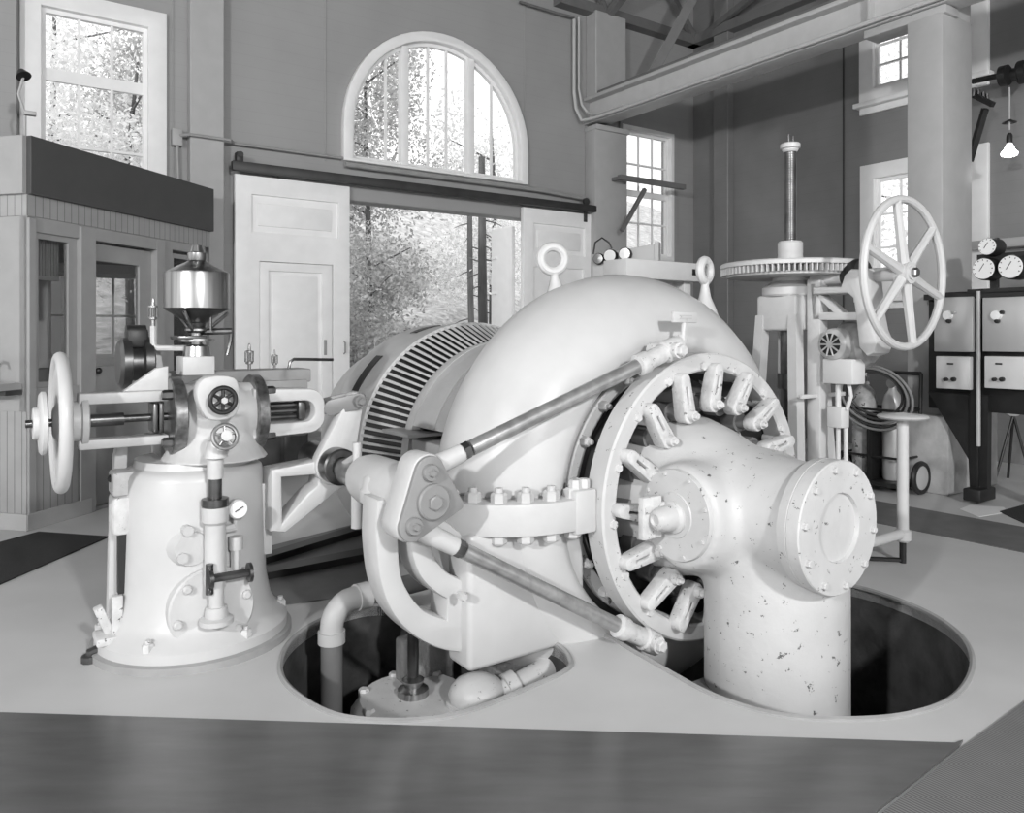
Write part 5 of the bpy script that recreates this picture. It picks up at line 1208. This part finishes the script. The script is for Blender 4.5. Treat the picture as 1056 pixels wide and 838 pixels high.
# items seen through and on the booth
c = LF(.08, .16, lt); fa = thing('drinking_tap', 'small bright tap on the booth ledge at the left edge', 'tap', c)
m = MB(); m.lathe(c, Z, [(0, .025), (.01, .025), (.015, .012), (.09, .011), (.1, .016), (.12, .016), (.125, 0)], 14); m.build('body', 'polished_steel', fa)
m = MB(); m.tube([c + Z * .1, c + Z * .125 - N1 * -.03, c + Z * .12 + N1 * .06, c + Z * .09 + N1 * .07], .009, 8); m.build('spout', 'polished_steel', fa)
m = MB(); m.box(LF, (.02, .06, lt), (.14, .6, lt + .004)); tag(m.build('ledge_cloth', 'panel_light', smooth=0), 'pale patterned sheet lying on the booth ledge', 'sheet')
# desk and shelf inside the booth
m = MB(); dz = .62; m.box(BF, (-.75, .1, dz - .03), (-.3, .85, dz)); dk = thing('desk', 'pale desk seen through the glass of the booth', 'desk', BF(-.6, .7, 0)); m.build('top', 'panel_light', dk)
for a, b_ in ((-.7, .15), (-.35, .15), (-.7, .8), (-.35, .8)): m = MB(); m.box(BF, (a - .025, b_ - .025, 0), (a + .025, b_ + .025, dz - .03)); m.build('leg', 'booth_paint', dk)
# light bracket on the left window
p = at_depth(24, 120, 4.4)
wl_ = thing('desk_lamp', 'dark jointed lamp arm standing on the booth roof by the window', 'lamp', at_depth(26, 140, 4.4))
m = MB(); m.tube([at_depth(26, 142, 4.4), at_depth(26, 118, 4.4), at_depth(19, 97, 4.4), at_depth(24, 80, 4.4)], .008, 6); m.build('arm', 'cover_grey', wl_)
m = MB(); m.lathe(at_depth(21, 72, 4.4), (.5, -.2, -.8), [(0, .01), (.01, .02), (.05, .04)], 14); m.build('shade', 'black_iron', wl_)
m = MB(); m.box(Frame(at_depth(31, 117, 4.4), U, T), (-.03, -.02, -.012), (.03, .02, .012), .004); m.build('joint_block', 'cover_grey', wl_)
# low dark cabinet against the back wall behind the governor
cbn = BW.hit(289, 470, 0, .5); k0, k1 = BW.hit(262, 460, 0, .5)[1], BW.hit(318, 460, 0, .5)[1]; kt = BW.hit(289, 441, 0, .5)[2]
cab = thing('low_cabinet', 'low dark cabinet on the floor behind the governor', 'cabinet', BW(.35, (k0 + k1) / 2, 0))
m = MB(); m.box(BW, (.2, k0, 0), (.5, k1, kt), .006); m.build('body', 'dark_wood', cab, smooth=25)
for i in range(2): m = MB(); w = (k1 - k0) / 2; m.box(BW, (.5, k0 + w * i + .015, .04), (.515, k0 + w * (i + 1) - .015, kt - .03), .004); m.build('door', 'dark_wood', cab, smooth=25)
# ================================================================ light, sky, camera
w = bpy.data.worlds.new('sky'); SC.world = w; w.use_nodes = True
bg = w.node_tree.nodes['Background']; bg.inputs[0].default_value = gray(.98); bg.inputs[1].default_value = 1.45
def light(name, kind, loc, energy, **k):
    l = bpy.data.lights.new(name, kind); l.energy = energy
    for a, b in k.items(): setattr(l, a, b)
    o = bpy.data.objects.new(name, l); COL.objects.link(o); o.location = V(loc) * H; return o
def aim(o, at): o.rotation_euler = (V(at) * H - o.location).to_track_quat('-Z', 'Y').to_euler()
k = light('flood_lamp', 'AREA', (-2.6, -2.8, 2.6), 530, shape='DISK', size=.35); aim(k, (.1, 3.2, .7))
k2 = light('flood_lamp', 'AREA', (2.3, -2.6, 2.9), 620, shape='DISK', size=.5); aim(k2, (1.7, 4.2, .7))
s = light('sun', 'SUN', (0, 0, 6), 2.8, angle=.05)
s.rotation_euler = V(.22, .8, -.8).to_track_quat('-Z', 'Y').to_euler()
bl = light('bulb_light', 'POINT', at_depth(1041, 175, 5.5), 3, shadow_soft_size=.05)
cam = bpy.data.cameras.new('camera'); co = bpy.data.objects.new('camera', cam); COL.objects.link(co); SC.camera = co
co.location = CAM * H; co.rotation_euler = (math.pi / 2, 0, 0)
cam.sensor_fit = 'HORIZONTAL'; cam.sensor_width = 36; cam.lens = 36 * FPX / 1056; cam.shift_y = -(419 - HY) / 1056; cam.clip_start = .05
vs_ = SC.view_settings; vs_.view_transform = 'Standard'; vs_.look = 'None'; vs_.gamma = 1; vs_.exposure = 0; vs_.use_curve_mapping = False
SC.cycles.max_bounces = 8; SC.cycles.use_denoising = True; SC.cycles.transparent_max_bounces = 16
